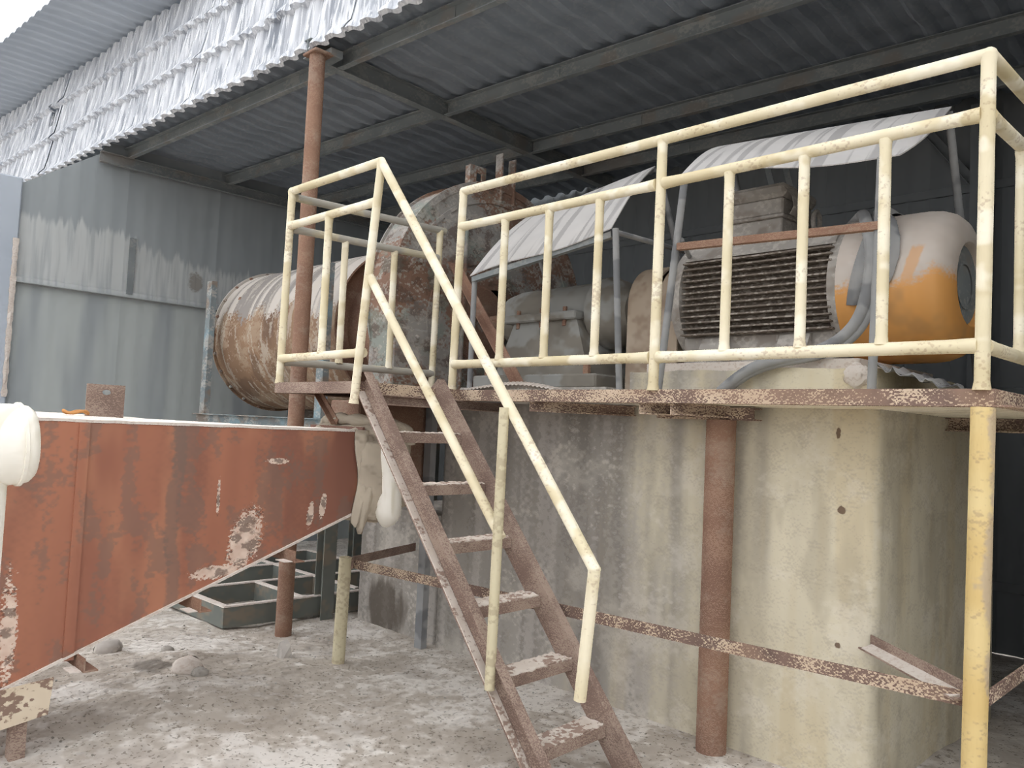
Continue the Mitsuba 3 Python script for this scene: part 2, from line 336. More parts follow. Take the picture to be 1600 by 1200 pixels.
# ------------------------------------------------------------------ mesh building
class MB:
    def __init__(s):
        s.v, s.f, s.n = [], [], 0

    def add(s, v, f):
        v, f = np.asarray(v, float), np.asarray(f, int)
        if f.shape[1] == 4:
            f = np.vstack([f[:, [0, 1, 2]], f[:, [0, 2, 3]]])
        s.v.append(v); s.f.append(f + s.n); s.n += len(v)
        return s

    def tm(s, mesh):
        return s.add(mesh.vertices, mesh.faces)

    def man(s, m):
        k = m.to_mesh()
        return s.add(k.vert_properties[:, :3], k.tri_verts)

    def box(s, x0, x1, y0, y1, z0, z1):
        v = [(x, y, z) for x in (x0, x1) for y in (y0, y1) for z in (z0, z1)]
        f = [[0, 1, 3, 2], [4, 6, 7, 5], [0, 4, 5, 1], [2, 3, 7, 6], [0, 2, 6, 4], [1, 5, 7, 3]]
        return s.add(v, f)

    def bev(s, x0, x1, y0, y1, z0, z1, r=0.006):
        """A box with chamfered edges."""
        pts = []
        for dx, dy, dz in ((0, r, r), (r, 0, r), (r, r, 0)):
            pts += [(x, y, z) for x in (x0 + dx, x1 - dx) for y in (y0 + dy, y1 - dy) for z in (z0 + dz, z1 - dz)]
        return s.man(m3.Manifold.hull_points(np.array(pts)))

    def ext(s, poly, p0, p1, up=(0, 0, 1), a0=0.0):
        """A 2-D polygon (side, up) drawn from p0 to p1."""
        p0, p1 = V(*p0), V(*p1)
        d = p1 - p0; L = np.linalg.norm(d); d /= L
        side = np.cross(d, V(*up)); side /= np.linalg.norm(side)
        u = np.cross(side, d)
        cs = m3.CrossSection([np.array(poly, float)], m3.FillRule.NonZero)
        k = cs.extrude(L).to_mesh()
        q = k.vert_properties[:, :3]
        return s.add(p0 + q[:, :1] * side + q[:, 1:2] * u + q[:, 2:3] * d, k.tri_verts)

    def tube(s, p0, p1, r, n=18, r1=None, caps=True):
        return s.path([p0, p1], [r, r if r1 is None else r1], n, caps)

    def path(s, pts, r, n=14, caps=True):
        pts = np.array(pts, float)
        r = np.broadcast_to(np.asarray(r, float), (len(pts),))
        t = np.gradient(pts, axis=0); t /= np.linalg.norm(t, axis=1, keepdims=True)
        a = np.cross(t[0], [0, 0, 1.0] if abs(t[0][2]) < 0.9 else [1.0, 0, 0]); a /= np.linalg.norm(a)
        ang = np.arange(n) * 2 * np.pi / n
        v = []
        for i in range(len(pts)):
            a = a - t[i] * (a @ t[i]); a /= np.linalg.norm(a)
            b = np.cross(t[i], a)
            v.append(pts[i] + r[i] * (np.cos(ang)[:, None] * a + np.sin(ang)[:, None] * b))
        v = np.vstack(v); j = np.arange(n); k = (j + 1) % n
        f = np.vstack([np.stack([i * n + j, i * n + k, (i + 1) * n + k, (i + 1) * n + j], 1) for i in range(len(pts) - 1)])
        s.add(v, f)
        if caps:
            for i, fl in ((0, False), (len(pts) - 1, True)):
                ring = v[i * n:(i + 1) * n]
                tri = np.stack([j * 0 + n, k, j], 1) if not fl else np.stack([j * 0 + n, j, k], 1)
                s.add(np.vstack([ring, ring.mean(0)]), tri)
        return s

    def lathe(s, prof, o, axis=(1, 0, 0), n=48, a0=0.0, a1=2 * math.pi, closed=True):
        """prof: (along, radius) pairs, turned round the axis through o."""
        o, ax = V(*o), V(*axis); ax /= np.linalg.norm(ax)
        a = np.cross(ax, [0, 0, 1.0] if abs(ax[2]) < 0.9 else [1.0, 0, 0]); a /= np.linalg.norm(a)
        b = np.cross(ax, a)
        ang = np.linspace(a0, a1, n, endpoint=not closed)
        prof = np.array(prof, float)
        v = np.vstack([o + ax * h + r * (np.cos(ang)[:, None] * a + np.sin(ang)[:, None] * b) for h, r in prof])
        j = np.arange(n if closed else n - 1); k = (j + 1) % n
        f = np.vstack([np.stack([i * n + j, i * n + k, (i + 1) * n + k, (i + 1) * n + j], 1) for i in range(len(prof) - 1)])
        return s.add(v, f)

    def grid(s, P, thick=None, nrm=None):
        """P: (a, b, 3) points; thick: backs it with a second sheet and closes the rim."""
        P = np.asarray(P, float); a, b = P.shape[:2]
        i = np.arange(a * b).reshape(a, b)
        f = np.stack([i[:-1, :-1], i[1:, :-1], i[1:, 1:], i[:-1, 1:]], -1).reshape(-1, 4)
        if thick is None:
            return s.add(P.reshape(-1, 3), f)
        Q = P + np.asarray(nrm, float) * thick
        m = a * b
        rim = np.concatenate([i[0, :], i[1:, -1], i[-1, -2::-1], i[-2:0:-1, 0]])
        r2 = np.roll(rim, -1)
        side = np.stack([rim, r2, r2 + m, rim + m], 1)
        return s.add(np.vstack([P.reshape(-1, 3), Q.reshape(-1, 3)]), np.vstack([f, f[:, ::-1] + m, side]))

    def get(s):
        return np.vstack(s.v), np.vstack(s.f)


used = {}


def number(base):
    k = used.get(base, 0); used[base] = k + 1
    return base if k == 0 else f'{base}_{k:03d}'


def thing(name, label, cat, group=None, kind=None):
    k = number(name)
    labels[k] = {'label': label}
    if kind == 'structure':
        labels[k]['kind'] = 'structure'
    else:
        labels[k]['category'] = cat
    if group:
        labels[k]['group'] = group
    return k


def put(parent, name, mb, m, smooth=30, label=None, kind=None):
    k = number(f'{parent}__{name}')
    scene[k] = mikit.ply(mb.get(), m, smooth=smooth)
    if label:
        labels.setdefault(k, {})['label'] = label
    if kind:
        labels.setdefault(k, {})['kind'] = kind
    return k


def solo(name, mb, m, label, cat, group=None, smooth=30, kind=None):
    k = thing(name, label, cat, group, kind)
    scene[k] = mikit.ply(mb.get(), m, smooth=smooth)
    return k


def angle_poly(a, t, flip=1):
    """An angle iron: one leg up, one leg to the side."""
    return [(0, 0), (flip * a, 0), (flip * a, t), (flip * t, t), (flip * t, a), (0, a)][::flip]


def channel_poly(h, w, t, flip=1):
    """A channel: web on the up axis at side 0, flanges to the side."""
    p = [(0, -h / 2), (w, -h / 2), (w, -h / 2 + t), (t, -h / 2 + t), (t, h / 2 - t), (w, h / 2 - t), (w, h / 2), (0, h / 2)]
    return p if flip == 1 else [(-x, y) for x, y in p][::-1]


def h_poly(w, h, t):
    a, b = w / 2, h / 2
    return [(-a, -b), (a, -b), (a, -b + t), (t / 2, -b + t), (t / 2, b - t), (a, b - t), (a, b), (-a, b), (-a, b - t), (-t / 2, b - t), (-t / 2, -b + t), (-a, -b + t)]


def spline(pts, n=24):
    from scipy.interpolate import CubicSpline
    pts = np.array(pts, float)
    d = np.r_[0, np.cumsum(np.linalg.norm(np.diff(pts, axis=0), axis=1))]
    return CubicSpline(d, pts)(np.linspace(0, d[-1], n))


# frame of the roof, turned a little against the walkway
RA = 0.06
RO, RS, RT = V(-3.98, -0.165, 0), V(math.cos(RA), math.sin(RA), 0), V(-math.sin(RA), math.cos(RA), 0)


def rp(s, t, z):
    return RO + s * RS + t * RT + V(0, 0, z)


# ------------------------------------------------------------------ floor
def build_floor():
    def axis(lo, a, b, hi, fine, coarse):
        return np.r_[np.arange(lo, a, coarse), np.arange(a, b, fine), np.arange(b, hi + coarse, coarse)]
    xs = axis(-40, -6.5, 1.0, 30, 0.035, 1.0)
    ys = axis(-40, -2.6, 2.0, 20, 0.035, 1.0)
    X, Y = np.meshgrid(xs, ys, indexing='ij')
    P = np.stack([X, Y, X * 0], -1).reshape(-1, 3)
    z = 0.05 * (np.array(meshkit.fbm(P * 1.1)) - 0.0) + 0.018 * np.array(meshkit.fbm(P * 5.0 + 3))
    near = np.exp(-((X + 3.4) / 1.0) ** 2 - ((Y + 1.2) / 0.6) ** 2).ravel()
    z = z - np.median(z)
    z += near * (0.07 * np.array(meshkit.fbm(P * 3.0 + 9)) + 0.03 * np.array(meshkit.fbm(P * 9.0 + 4)))
    keep = np.exp(-((X + 1.15) / 0.5) ** 2 - ((Y - 0.3) / 0.3) ** 2).ravel()
    z = z * (1 - 0.8 * keep) - 0.005
    P[:, 2] = z
    mb = MB().grid(P.reshape(len(xs), len(ys), 3))
    k = thing('floor', 'pale dusty ground littered with grit under and before the shed', 'ground', kind='structure')
    scene[k] = mikit.ply(mb.get(), FLOOR, smooth=True)
    return xs, ys, P.reshape(len(xs), len(ys), 3)[..., 2]


gx, gy, gz = build_floor()


def ground(x, y):
    return float(gz[np.argmin(abs(gx - x)), np.argmin(abs(gy - y))])


# ------------------------------------------------------------------ roof, fascia, canopy, purlins, walls
PITCH, ROW = 0.18, 0.42


def wave(s):
    w = np.abs(((s / PITCH) % 1.0) - 0.5) * 2
    return np.clip((w - 0.2) / 0.45, 0, 1)


def wave_smooth(s):
    w = wave(s)
    return w * w * (3 - 2 * w)


def roof_sheets():
    k = thing('ceiling', 'dark underside of the tile-profile steel roof', 'roof', kind='structure')
    t = np.array(sorted([0.07 + ROW * i + e for i in range(10) for e in (0, 0.02, 0.10, 0.26)]))
    t = t[t < 3.80]
    for i in range(14):
        s0 = -8.07 + i * 6 * PITCH
        s = np.linspace(s0, s0 + 6 * PITCH + 0.01, 61)
        Sg, Tg = np.meshgrid(s, t, indexing='ij')
        row = ((Tg - 0.031) / ROW) % 1.0
        Z = 3.905 + 0.034 * wave_smooth(Sg) + 0.036 * np.clip(row / 0.06, 0, 1) - 0.036 * row - 0.012 * Tg + 0.0015 * (i % 2)
        P = RO + Sg[..., None] * RS + Tg[..., None] * RT + Z[..., None] * V(0, 0, 1)
        put(k, 'sheet', MB().grid(P, 0.004, (0, 0, 1)), TILE, 40)


def fascia():
    k = thing('roof_fascia', 'near-vertical roof edge of white dusty tile-profile steel sheets at top left', 'roof edge')
    tilt = math.radians(80)
    up = V(0, 0, math.sin(tilt)) + math.cos(tilt) * RT
    out = V(0, 0, math.cos(tilt)) - math.sin(tilt) * RT
    levels = []
    for r in range(3):
        levels += [(r * ROW + 0.0, 0.050), (r * ROW + 0.03, 0.040), (r * ROW + 0.085, 0.010), (r * ROW + 0.20, 0.004), (r * ROW + 0.412, 0.0)]
    levels = [(-0.008, 0.02)] + levels
    for i in range(15):
        s0 = -8.3 + i * 6 * PITCH
        s = np.linspace(s0, s0 + 6 * PITCH + 0.01, 73)
        P = []
        bow = 0.012 * rng.uniform(-1, 1)
        for h, o in levels:
            zz = 3.84 + 0.0 * s
            oo = o + 0.034 * wave_smooth(s + 0.02 * math.sin(3 * h)) + bow + 0.006 * np.sin(s * 3 + h * 4)
            P.append(RO + s[:, None] * RS + 0.03 * RT + V(0, 0, 3.84) + up * h + oo[:, None] * out)
        P = np.array(P).transpose(1, 0, 2)
        mb = MB().grid(P, 0.004, -out)
        if s0 <= -5.3 < s0 + 6 * PITCH:                              # the torn hole
            v, f = mb.get()
            cen = v[f].mean(1) - RO
            sc, zc = cen @ RS, cen[:, 2]
            a = (sc + 5.28) + 0.35 * (zc - 4.62)
            hole = (abs(a) < 0.075 + 0.03 * np.sin(zc * 40)) & (abs(zc - 4.63) < 0.13)
            mb = MB().add(v, f[~hole])
        put(k, 'sheet', mb, FASC, 35)


def canopy():
    k = thing('upper_canopy', 'grey underside of a higher sheet canopy above the white roof edge', 'canopy')
    for i in range(10):
        s0 = -12.7 + i * 6 * PITCH
        s = np.linspace(s0, s0 + 6 * PITCH + 0.01, 49)
        t = np.array([-0.50, -0.36, -0.355, -0.15, -0.145, 0.07, 0.075, 0.32])
        Sg, Tg = np.meshgrid(s, t, indexing='ij')
        Z = 5.09 + 0.02 * wave_smooth(Sg) + 0.02 * (((Tg + 0.5) / 0.215) % 1.0)
        P = RO + Sg[..., None] * RS + Tg[..., None] * RT + Z[..., None] * V(0, 0, 1)
        put(k, 'sheet', MB().grid(P, 0.004, (0, 0, 1)), CANO, 40)
    for s in (-12.0, -9.0, -6.0, -3.0):
        put(k, 'bracket', MB().ext([(-0.02, 0), (0.02, 0), (0.02, 0.05), (-0.02, 0.05)], rp(s, 0.30, 5.12), rp(s, -0.42, 5.12)), DARK)


roof_sheets()
fascia()
canopy()
kw = thing('upper_wall', 'dark sheet wall behind the white roof edge, seen through its torn hole', 'wall', kind='structure')
P = np.array([[rp(s_, 0.42, 3.98), rp(s_, 0.42, 5.1)] for s_ in np.linspace(-8.2, 5.4, 40)])
put(kw, 'sheet', MB().grid(P, 0.004, RT), TILE, 20)

PURL = [(0.25, 'nearest the white roof edge'), (1.25, 'second back from the white roof edge'),
        (2.27, 'third back, just above the fan casing'), (3.0, 'farthest back by the rear wall')]
for t, w in PURL:
    zb = 3.79 - 0.012 * t
    kb = thing('roof_purlin', f'dark steel channel purlin under the roof, {w}', 'roof beam', 'purlins under the roof')
    for s0, s1 in ((-8.0, -0.14), (-0.06, 5.6)):
        put(kb, 'channel', MB().ext(channel_poly(0.11, 0.045, 0.006), rp(s0, t, zb + 0.056), rp(s1, t, zb + 0.056)), DARK, 30)
    put(kb, 'splice_plate', MB().ext([(-0.003, -0.05), (0.003, -0.05), (0.003, 0.05), (-0.003, 0.05)], rp(0.9, t - 0.008, zb + 0.056), rp(1.06, t - 0.008, zb + 0.056)), DARK)

for s, w in ((-0.10, 'crossing under the purlins from the rusty column to the back'), (4.35, 'above the right end of the shed')):
    kb = thing('roof_rafter', f'dark steel rafter {w}', 'roof beam')
    put(kb, 'channel', MB().ext(h_poly(0.075, 0.13, 0.007), rp(s, -0.02, 3.855), rp(s, 3.5, 3.81)), DARK)

# left wall with girt, top beam and end post
kw = thing('wall_left', 'grey sheet-steel side wall with dried pale splashes', 'wall', kind='structure')
ya = -1.02
for i in range(5):
    y0, y1 = ya + i * 0.92, min(ya + (i + 1) * 0.92, 3.5)
    n = 1 + 6 * 4
    yy = np.linspace(y0, y1, n)
    zz = np.array([0.0, 1.0, 2.0, 2.6, 3.2, 1.0])
    top = np.where(yy < -0.357, 3.34 + (yy + 1.036) * (0.47 / 0.68), 3.925)
    P = np.zeros((n, 6, 3))
    rib = 0.004 * (np.arange(n) % 4 == 0)
    P[..., 0] = (-7.5 + rib)[:, None]; P[..., 1] = yy[:, None]
    P[..., 2] = np.array([0, 0.3, 0.55, 0.75, 0.9, 1.0])[None, :] * top[:, None]
    put(kw, 'sheet', MB().grid(P, 0.003, (-1, 0, 0)), WALL, 20)
put(kw, 'girt', MB().ext(angle_poly(0.055, 0.006, 1), (-7.49, -1.0, 2.47), (-7.49, 3.4, 2.45)), WALL)
put(kw, 'girt', MB().ext(angle_poly(0.055, 0.006, 1), (-7.49, -1.0, 1.0), (-7.49, 3.4, 1.0)), WALL)
put(kw, 'top_beam', MB().ext(channel_poly(0.10, 0.05, 0.006), (-7.44, -0.40, 3.75), (-7.44, 3.4, 3.73)), DARK)
put(kw, 'drip_strip', MB().ext([(-0.03, 0), (0.03, 0), (0.03, 0.006), (-0.03, 0.006)], (-7.483, -0.03, 2.5), (-7.483, -0.03, 3.05), (1, 0, 0)), DARK)
kp = thing('wall_post', 'grey steel post at the outer end of the side wall, flaking along its edge', 'post')
put(kp, 'column', MB().bev(-7.60, -7.46, -1.45, -1.01, 0, 3.40, 0.01), CANO)
flk = []
for i in range(40):
    z = 1.45 + i * 0.036
    w = 0.016 + 0.012 * rng.random()
    flk.append([(-7.452, -1.03 - w, z), (-7.440 - 0.012 * rng.random(), -1.03, z), (-7.452, -1.03 + w, z)])
put(kp, 'flaking_edge', MB().grid(np.array(flk)), DUST, 20, 'flaking pale coating')

kw = thing('wall_back', 'dark sheet-steel rear wall in the shade of the shed', 'wall', kind='structure')
for i in range(16):
    x0 = -12.1 + i * 0.80
    n = 1 + 4 * 5
    xx = np.linspace(x0, min(x0 + 0.80, 0.66), n)
    P = np.zeros((n, 2, 3)); P[..., 0] = xx[:, None]; P[..., 1] = (3.5 - 0.012 * (np.arange(n) % 4 == 0))[:, None]; P[:, 1, 2] = 3.97
    put(kw, 'sheet', MB().grid(P, 0.003, (0, 1, 0)), BACK, 20)
for z in (0.42, 1.75, 3.22):
    put(kw, 'girt', MB().ext(angle_poly(0.06, 0.006, 1), (0.6, 3.48, z), (-12.0, 3.48, z)), BACK)
put(kw, 'brace', MB().ext(angle_poly(0.06, 0.006, 1), (-1.45, 3.43, 3.75), (-1.05, 3.43, 3.2)), BACK)
put(kw, 'post', MB().ext(h_poly(0.12, 0.12, 0.008), (-1.0, 3.38, 0), (-1.0, 3.38, 3.8), (0, 1, 0)), BACK)
kw = thing('wall_far_left', 'sheet-steel wall closing the neighbouring bay at the far left', 'wall', kind='structure')
put(kw, 'sheet', MB().box(-12.105, -12.10, -0.6, 3.5, 0, 3.84), BACK)
kw = thing('wall_right', 'sheet-steel wall closing the right end of the shed', 'wall', kind='structure')
put(kw, 'sheet', MB().box(0.66, 0.665, 0.10, 3.5, 0, 3.80), BACK)

# rusty roof column
kc = thing('roof_column', 'tall rusty pipe column carrying the roof edge beside the railed landing', 'column')
put(kc, 'pipe', MB().tube((-3.98, -0.165, -0.02), (-3.98, -0.165, 3.78), 0.052, 28), RUST)
put(kc, 'cap_plate', MB().bev(-4.06, -3.90, -0.23, -0.09, 3.78, 3.80, 0.004), RUST, 20)
put(kc, 'cap_plate', MB().bev(-4.05, -3.90, -0.115, -0.02, 3.785, 3.84, 0.004), DARK, 20)

# ------------------------------------------------------------------ concrete
kf = thing('concrete_foundation', 'big concrete machine block below the walkway, stained grey at left and cream at right', 'foundation')


def round_block(x0, x1, y0, y1, z0, z1, r):
    q = []
    for cx, cy, a in ((x1 - r, y0 + r, -90), (x1 - r, y1 - r, 0), (x0 + r, y1 - r, 90), (x0 + r, y0 + r, 180)):
        for k in range(7):
            b = math.radians(a + 15 * k); q.append((cx + r * math.cos(b), cy + r * math.sin(b)))
    m = m3.CrossSection([np.array(q)], m3.FillRule.NonZero).extrude(z1 - z0).translate((0, 0, z0))
    return m


put(kf, 'main_block', MB().man(round_block(-3.235, -0.50, 0.45, 2.0, -0.05, 1.5165, 0.055)), CONC, 30)
put(kf, 'lower_block', MB().man(round_block(-4.10, -3.24, 0.47, 2.0, -0.05, 0.80, 0.02)), CONC, 30)
# motor plinth, slightly uneven along the top
m = m3.Manifold.cube((1.22, 1.05, 0.125)).translate((-1.77, 0.46, 1.565)).refine_to_length(0.05).to_mesh()
v = m.vert_properties[:, :3].copy()
nz = np.array(meshkit.fbm(v * 9.0))
v[:, 2] += np.where(v[:, 2] > 1.65, 0.03 * (nz - nz.mean()), 0); v[:, 1] += np.where(v[:, 1] < 0.5, 0.014 * (nz - nz.mean()), 0)
kpl = thing('motor_plinth', 'low concrete plinth under the electric motor', 'plinth')
put(kpl, 'slab', MB().add(v, m.tri_verts), CONC, 35)
put(kpl, 'grout_ledge', MB().man(round_block(-1.72, -0.62, 0.52, 1.40, 1.68, 1.735, 0.02)), DUST, 30, 'pale dusty grout ledge')
m = m3.Manifold.sphere(1.0, 24).to_mesh()
v = m.vert_properties[:, :3] * V(0.036, 0.022, 0.036)
v = v * (1 + 0.9 * (np.array(meshkit.fbm(v * 60 + 2))[:, None])) + V(-0.60, 0.455, 1.655)
solo('mortar_lump', MB().add(v, m.tri_verts), DUST, 'round lump of grey mortar stuck on the right front corner of the motor plinth', 'mortar')
xs = np.linspace(-0.56, -0.30, 26)
P = np.array([[(x, 0.50 + 0.10 * k + 0.02 * math.sin(x * 60), 1.70 - 0.34 * (x + 0.56) + 0.012 * math.sin(x * 90 + k * 2) + 0.010 * rng.random()) for k in range(6)] for x in xs])
solo('torn_sack', MB().grid(P, 0.004, (0, 0, 1)), HOSE, 'torn grey sack lying over the right end of the motor plinth', 'sack', smooth=40)
kbp = thing('bearing_plinth', 'low dusty concrete bed under the bearing housing', 'plinth')
put(kbp, 'bed', MB().man(m3.Manifold.hull_points(np.array([(x, y, 1.555) for x in (-3.2, -1.95) for y in (0.5, 1.4)] + [(x, y, 1.62) for x in (-3.17, -1.98) for y in (0.53, 1.38)]))), CONC)

# rusty pipe column before the block
kc = thing('pipe_prop', 'thick rusty pipe column standing against the cream concrete under the walkway', 'column')
put(kc, 'pipe', MB().tube((-1.165, 0.355, -0.03), (-1.165, 0.355, 1.455), 0.066, 30), RUST)
put(kc, 'head_channel', MB().ext(channel_poly(0.055, 0.07, 0.006), (-0.99, 0.33, 1.483), (-1.50, 0.33, 1.483)), SPECK)

# ------------------------------------------------------------------ walkway deck
kd = thing('walkway', 'raised walkway and landing with speckled rusty edge angles on steel legs', 'walkway')
ZP = 1.57
put(kd, 'deck', MB().box(-2.60, 0.02, 0.008, 0.46, 1.517, 1.565).box(-0.50, 0.02, 0.46, 1.75, 1.517, 1.565), CONC, 20)
put(kd, 'landing_deck', MB().box(-3.37, -2.60, -0.64, 0.46, 1.54, 1.568), STAIR, 20)


def edge(p0, p1, h=0.058, m=SPECK, flip=1):
    return put(kd, 'edge_angle', MB().ext(angle_poly(h, 0.006, flip), p0, p1, (0, 0, 1)), m, 20)


edge((0.03, 0.0, 1.512), (-2.59, 0.0, 1.512), flip=1)
edge((0.03, 1.75, 1.512), (0.03, 0.0, 1.512), flip=-1)
edge((-2.565, -0.65, 1.512), (-3.385, -0.65, 1.512), flip=1, m=STAIR)
edge((-2.565, 0.0, 1.512), (-2.565, -0.65, 1.512), flip=1)
edge((-3.385, -0.65, 1.512), (-3.385, 0.46, 1.512), flip=1, m=STAIR)
put(kd, 'landing_joist', MB().ext(channel_poly(0.05, 0.04, 0.005), (-2.58, -0.60, 1.487), (-2.58, 0.40, 1.487)), STAIR)
for x0, y0, x1, y1 in ((-2.05, 0.02, -1.72, 0.44), (-1.375, 0.02, -1.22, 0.44), (-1.21, 0.02, -1.12, 0.30)):
    mb = MB().ext(channel_poly(0.05, 0.04, 0.006), (x0, y0, 1.488), (x1, y1, 1.488))
    put(kd, 'bracket_beam', mb, SPECK)
put(kd, 'bracket_beam', MB().ext(channel_poly(0.06, 0.05, 0.006), (-0.5, 1.25, 1.485), (0.02, 1.25, 1.485)), SPECK)
put(kd, 'leg', MB().tube((-0.012, 0.005, -0.05), (0.004, 0.005, 1.51), 0.0365, 26), YELLOW, label='yellow painted pipe leg')
put(kd, 'leg', MB().tube((0.0, 1.7, -0.05), (0.0, 1.7, 1.51), 0.0365, 26), YELLOW, label='yellow painted pipe leg')
put(kd, 'leg', MB().ext(channel_poly(0.065, 0.045, 0.006), (-3.24, 0.34, -0.03), (-3.24, 0.34, 1.54), (1, 0, 0)), HOSE, label='grey channel leg')
put(kd, 'brace', MB().ext(angle_poly(0.05, 0.006, 1), (-0.03, 0.045, 0.543), (-3.22, -0.205, 0.535)), SPECK)
kbr = put(kd, 'brace', MB().ext(angle_poly(0.055, 0.006, -1), (-0.035, 0.045, 0.565), (-0.515, 0.455, 0.565)), STAIR)
put(kbr, 'dust_strip', MB().ext([(-0.052, 0.006), (-0.006, 0.006), (-0.006, 0.022), (-0.03, 0.012)], (-0.05, 0.057, 0.565), (-0.505, 0.446, 0.565)), DUST, 30, 'pale dust lying in the angle')
put(kd, 'brace', MB().ext(angle_poly(0.05, 0.006, 1), (0.025, 1.7, 0.62), (0.025, 0.04, 0.565)), SPECK)
put(kd, 'brace', MB().ext(angle_poly(0.05, 0.006, 1), (-3.42, 0.43, 0.56), (-3.20, -0.19, 0.55)), STAIR)
put(kd, 'brace', MB().ext(angle_poly(0.035, 0.005, 1), (-3.30, -0.42, 1.52), (-3.05, -0.45, 1.35)), RUST)
ks = thing('stub_post', 'short cream pipe post on the ground holding the left end of the speckled brace', 'post')
put(ks, 'pipe', MB().tube((-3.22, -0.245, -0.06), (-3.20, -0.245, 0.60), 0.036, 24), OLIVE)
put(ks, 'weld_lump', MB().bev(-3.25, -3.17, -0.24, -0.20, 0.53, 0.60, 0.01), STAIR)

# ------------------------------------------------------------------ guard rails
BR = 0.0205


def rail(parent, name, p0, p1, r=0.0235, flare=True, m=None):
    p0, p1 = V(*p0), V(*p1)
    u = np.array([0, 0.012, 0.05, 0.95, 0.988, 1.0]) if flare else np.array([0, 1.0])
    L = np.linalg.norm(p1 - p0)
    u = np.array([0, 0.02 / L, 0.09 / L, 1 - 0.09 / L, 1 - 0.02 / L, 1]) if flare else u
    rr = np.array([1.16, 1.10, 1, 1, 1.10, 1.16]) * r if flare else r
    return put(parent, name, MB().path(p0 + (p1 - p0) * u[:, None], rr, 18), m or CREAM, 50)


def upright(parent, name, x, y, z0, z1, r=BR, dx=0.0, dy=0.0):
    mb = MB().path([(x, y, z0), (x + dx * 0.04, y, z0 + 0.03), (x + dx * .5, y + dy * .5, (z0 + z1) / 2), (x + dx, y + dy, z1 - 0.03), (x + dx, y + dy, z1)], [r * 1.22, r, r, r, r * 1.15], 18)
    return put(parent, name, mb, CREAM, 50)


def knuckle(parent, p, r=0.0245):
    m = m3.Manifold.sphere(r, 20).to_mesh()
    put(parent, 'corner', MB().add(m.vert_properties[:, :3] + V(*p), m.tri_verts), CREAM, 50)


kg = thing('guard_rail', 'long cream pipe guard rail along the walkway before the motor and fan', 'railing')
ZT, ZM, ZB = 2.668, 2.472, 1.709
rail(kg, 'top_rail', (-2.615, 0, ZT + 0.002), (0.008, 0, ZT), flare=False)
rail(kg, 'top_rail', (0.008, 0, ZT), (0.008, 1.70, ZT), flare=False)
for x in (-2.612, 0.008):
    knuckle(kg, (x, 0, ZT + 0.001))
for a, b in ((-2.62, -1.31), (-1.268, -0.012)):
    rail(kg, 'mid_rail', (a, 0, ZM), (b, 0, ZM))
    rail(kg, 'bottom_rail', (a, 0, ZB), (b, 0, ZB))
rail(kg, 'mid_rail', (0.004, 0.015, ZM), (0.004, 1.68, ZM))
rail(kg, 'bottom_rail', (0.002, 0.015, ZB), (0.002, 1.68, ZB))
upright(kg, 'post', -2.632, 0, 1.565, ZT, 0.022, 0.018)
upright(kg, 'post', -1.289, 0, 1.565, ZT, 0.0225, 0.004)
upright(kg, 'post', 0.0, 0, 1.565, ZT, 0.0235, 0.006)
upright(kg, 'post', 0.0, 1.70, 1.565, ZT, 0.0225, 0.006)
for x in (-2.266, -1.951, -1.629, -0.946, -0.624, -0.321):
    upright(kg, 'baluster', x, 0, ZB + 0.015, ZM - 0.015)
for y in (0.405, 0.80, 1.22):
    upright(kg, 'baluster', 0.003, y, ZB + 0.015, ZM - 0.015)

kl = thing('landing_rail', 'cream pipe guard rail round the two outer sides of the landing at the stair head', 'railing')
rail(kl, 'top_rail', (-3.36, -0.63, 2.652), (-2.505, -0.63, 2.652), 0.022, False)
rail(kl, 'top_rail', (-3.355, -0.60, 2.62), (-3.36, 0.49, 2.648), 0.022, False, GREYC)
for x in (-3.36, -2.505):
    knuckle(kl, (x, -0.63, 2.652), 0.023)
rail(kl, 'mid_rail', (-3.35, -0.63, 2.455), (-2.525, -0.63, 2.455), 0.022)
rail(kl, 'mid_rail', (-3.357, -0.615, 2.44), (-3.36, 0.44, 2.462), 0.022, True, GREYC)
rail(kl, 'bottom_rail', (-3.37, -0.63, 1.705), (-2.57, -0.63, 1.712), 0.022)
rail(kl, 'bottom_rail', (-3.375, -0.615, 1.69), (-3.37, 0.45, 1.705), 0.022, True, GREYC)
upright(kl, 'post', -3.375, -0.63, 1.566, 2.65, 0.0215, 0.015)
upright(kl, 'post', -2.575, -0.665, 1.46, 2.65, 0.0215, 0.07, 0.035)
upright(kl, 'post', -3.372, 0.45, 1.566, 2.645, 0.0215, 0.012)
upright(kl, 'baluster', -2.955, -0.63, 1.72, 2.44)
for y in (-0.262, 0.098):
    upright(kl, 'baluster', -3.362, y, 1.71, 2.445)

# ------------------------------------------------------------------ stair
kst = thing('staircase', 'steep rusty steel stair with open treads and a cream pipe handrail', 'staircase')
d = V(0.6537, 0, -0.7568); nrm = V(0.7568, 0, 0.6537)
c0 = V(-2.607, 0, 1.545) + nrm * 0.02
top, bot = c0 - d * 0.03, c0 + d * 2.12


def stringer(y, flip, dx):
    # channel with its web in the x-z plane and flanges pointing to one side
    h, w, t = 0.108, 0.047, 0.007
    p0, p1 = top + V(dx, y, 0), bot + V(dx, y, 0)
    side = np.cross(d, nrm)
    mb = MB().ext(channel_poly(h, w, t, flip), p0, p1, nrm)
    ks_ = put(kst, 'stringer', mb, STAIR, 20)
    if y < -0.4:
        q = flip
        pl = [(q * 0.009, -0.047), (q * 0.047, -0.047), (q * 0.046, -0.042), (q * 0.009, -0.040)]
        put(ks_, 'dust_strip', MB().ext(pl[::q], p0, p1, nrm), CRUST, 30, 'pale dust lying along the lower flange')
    return ks_


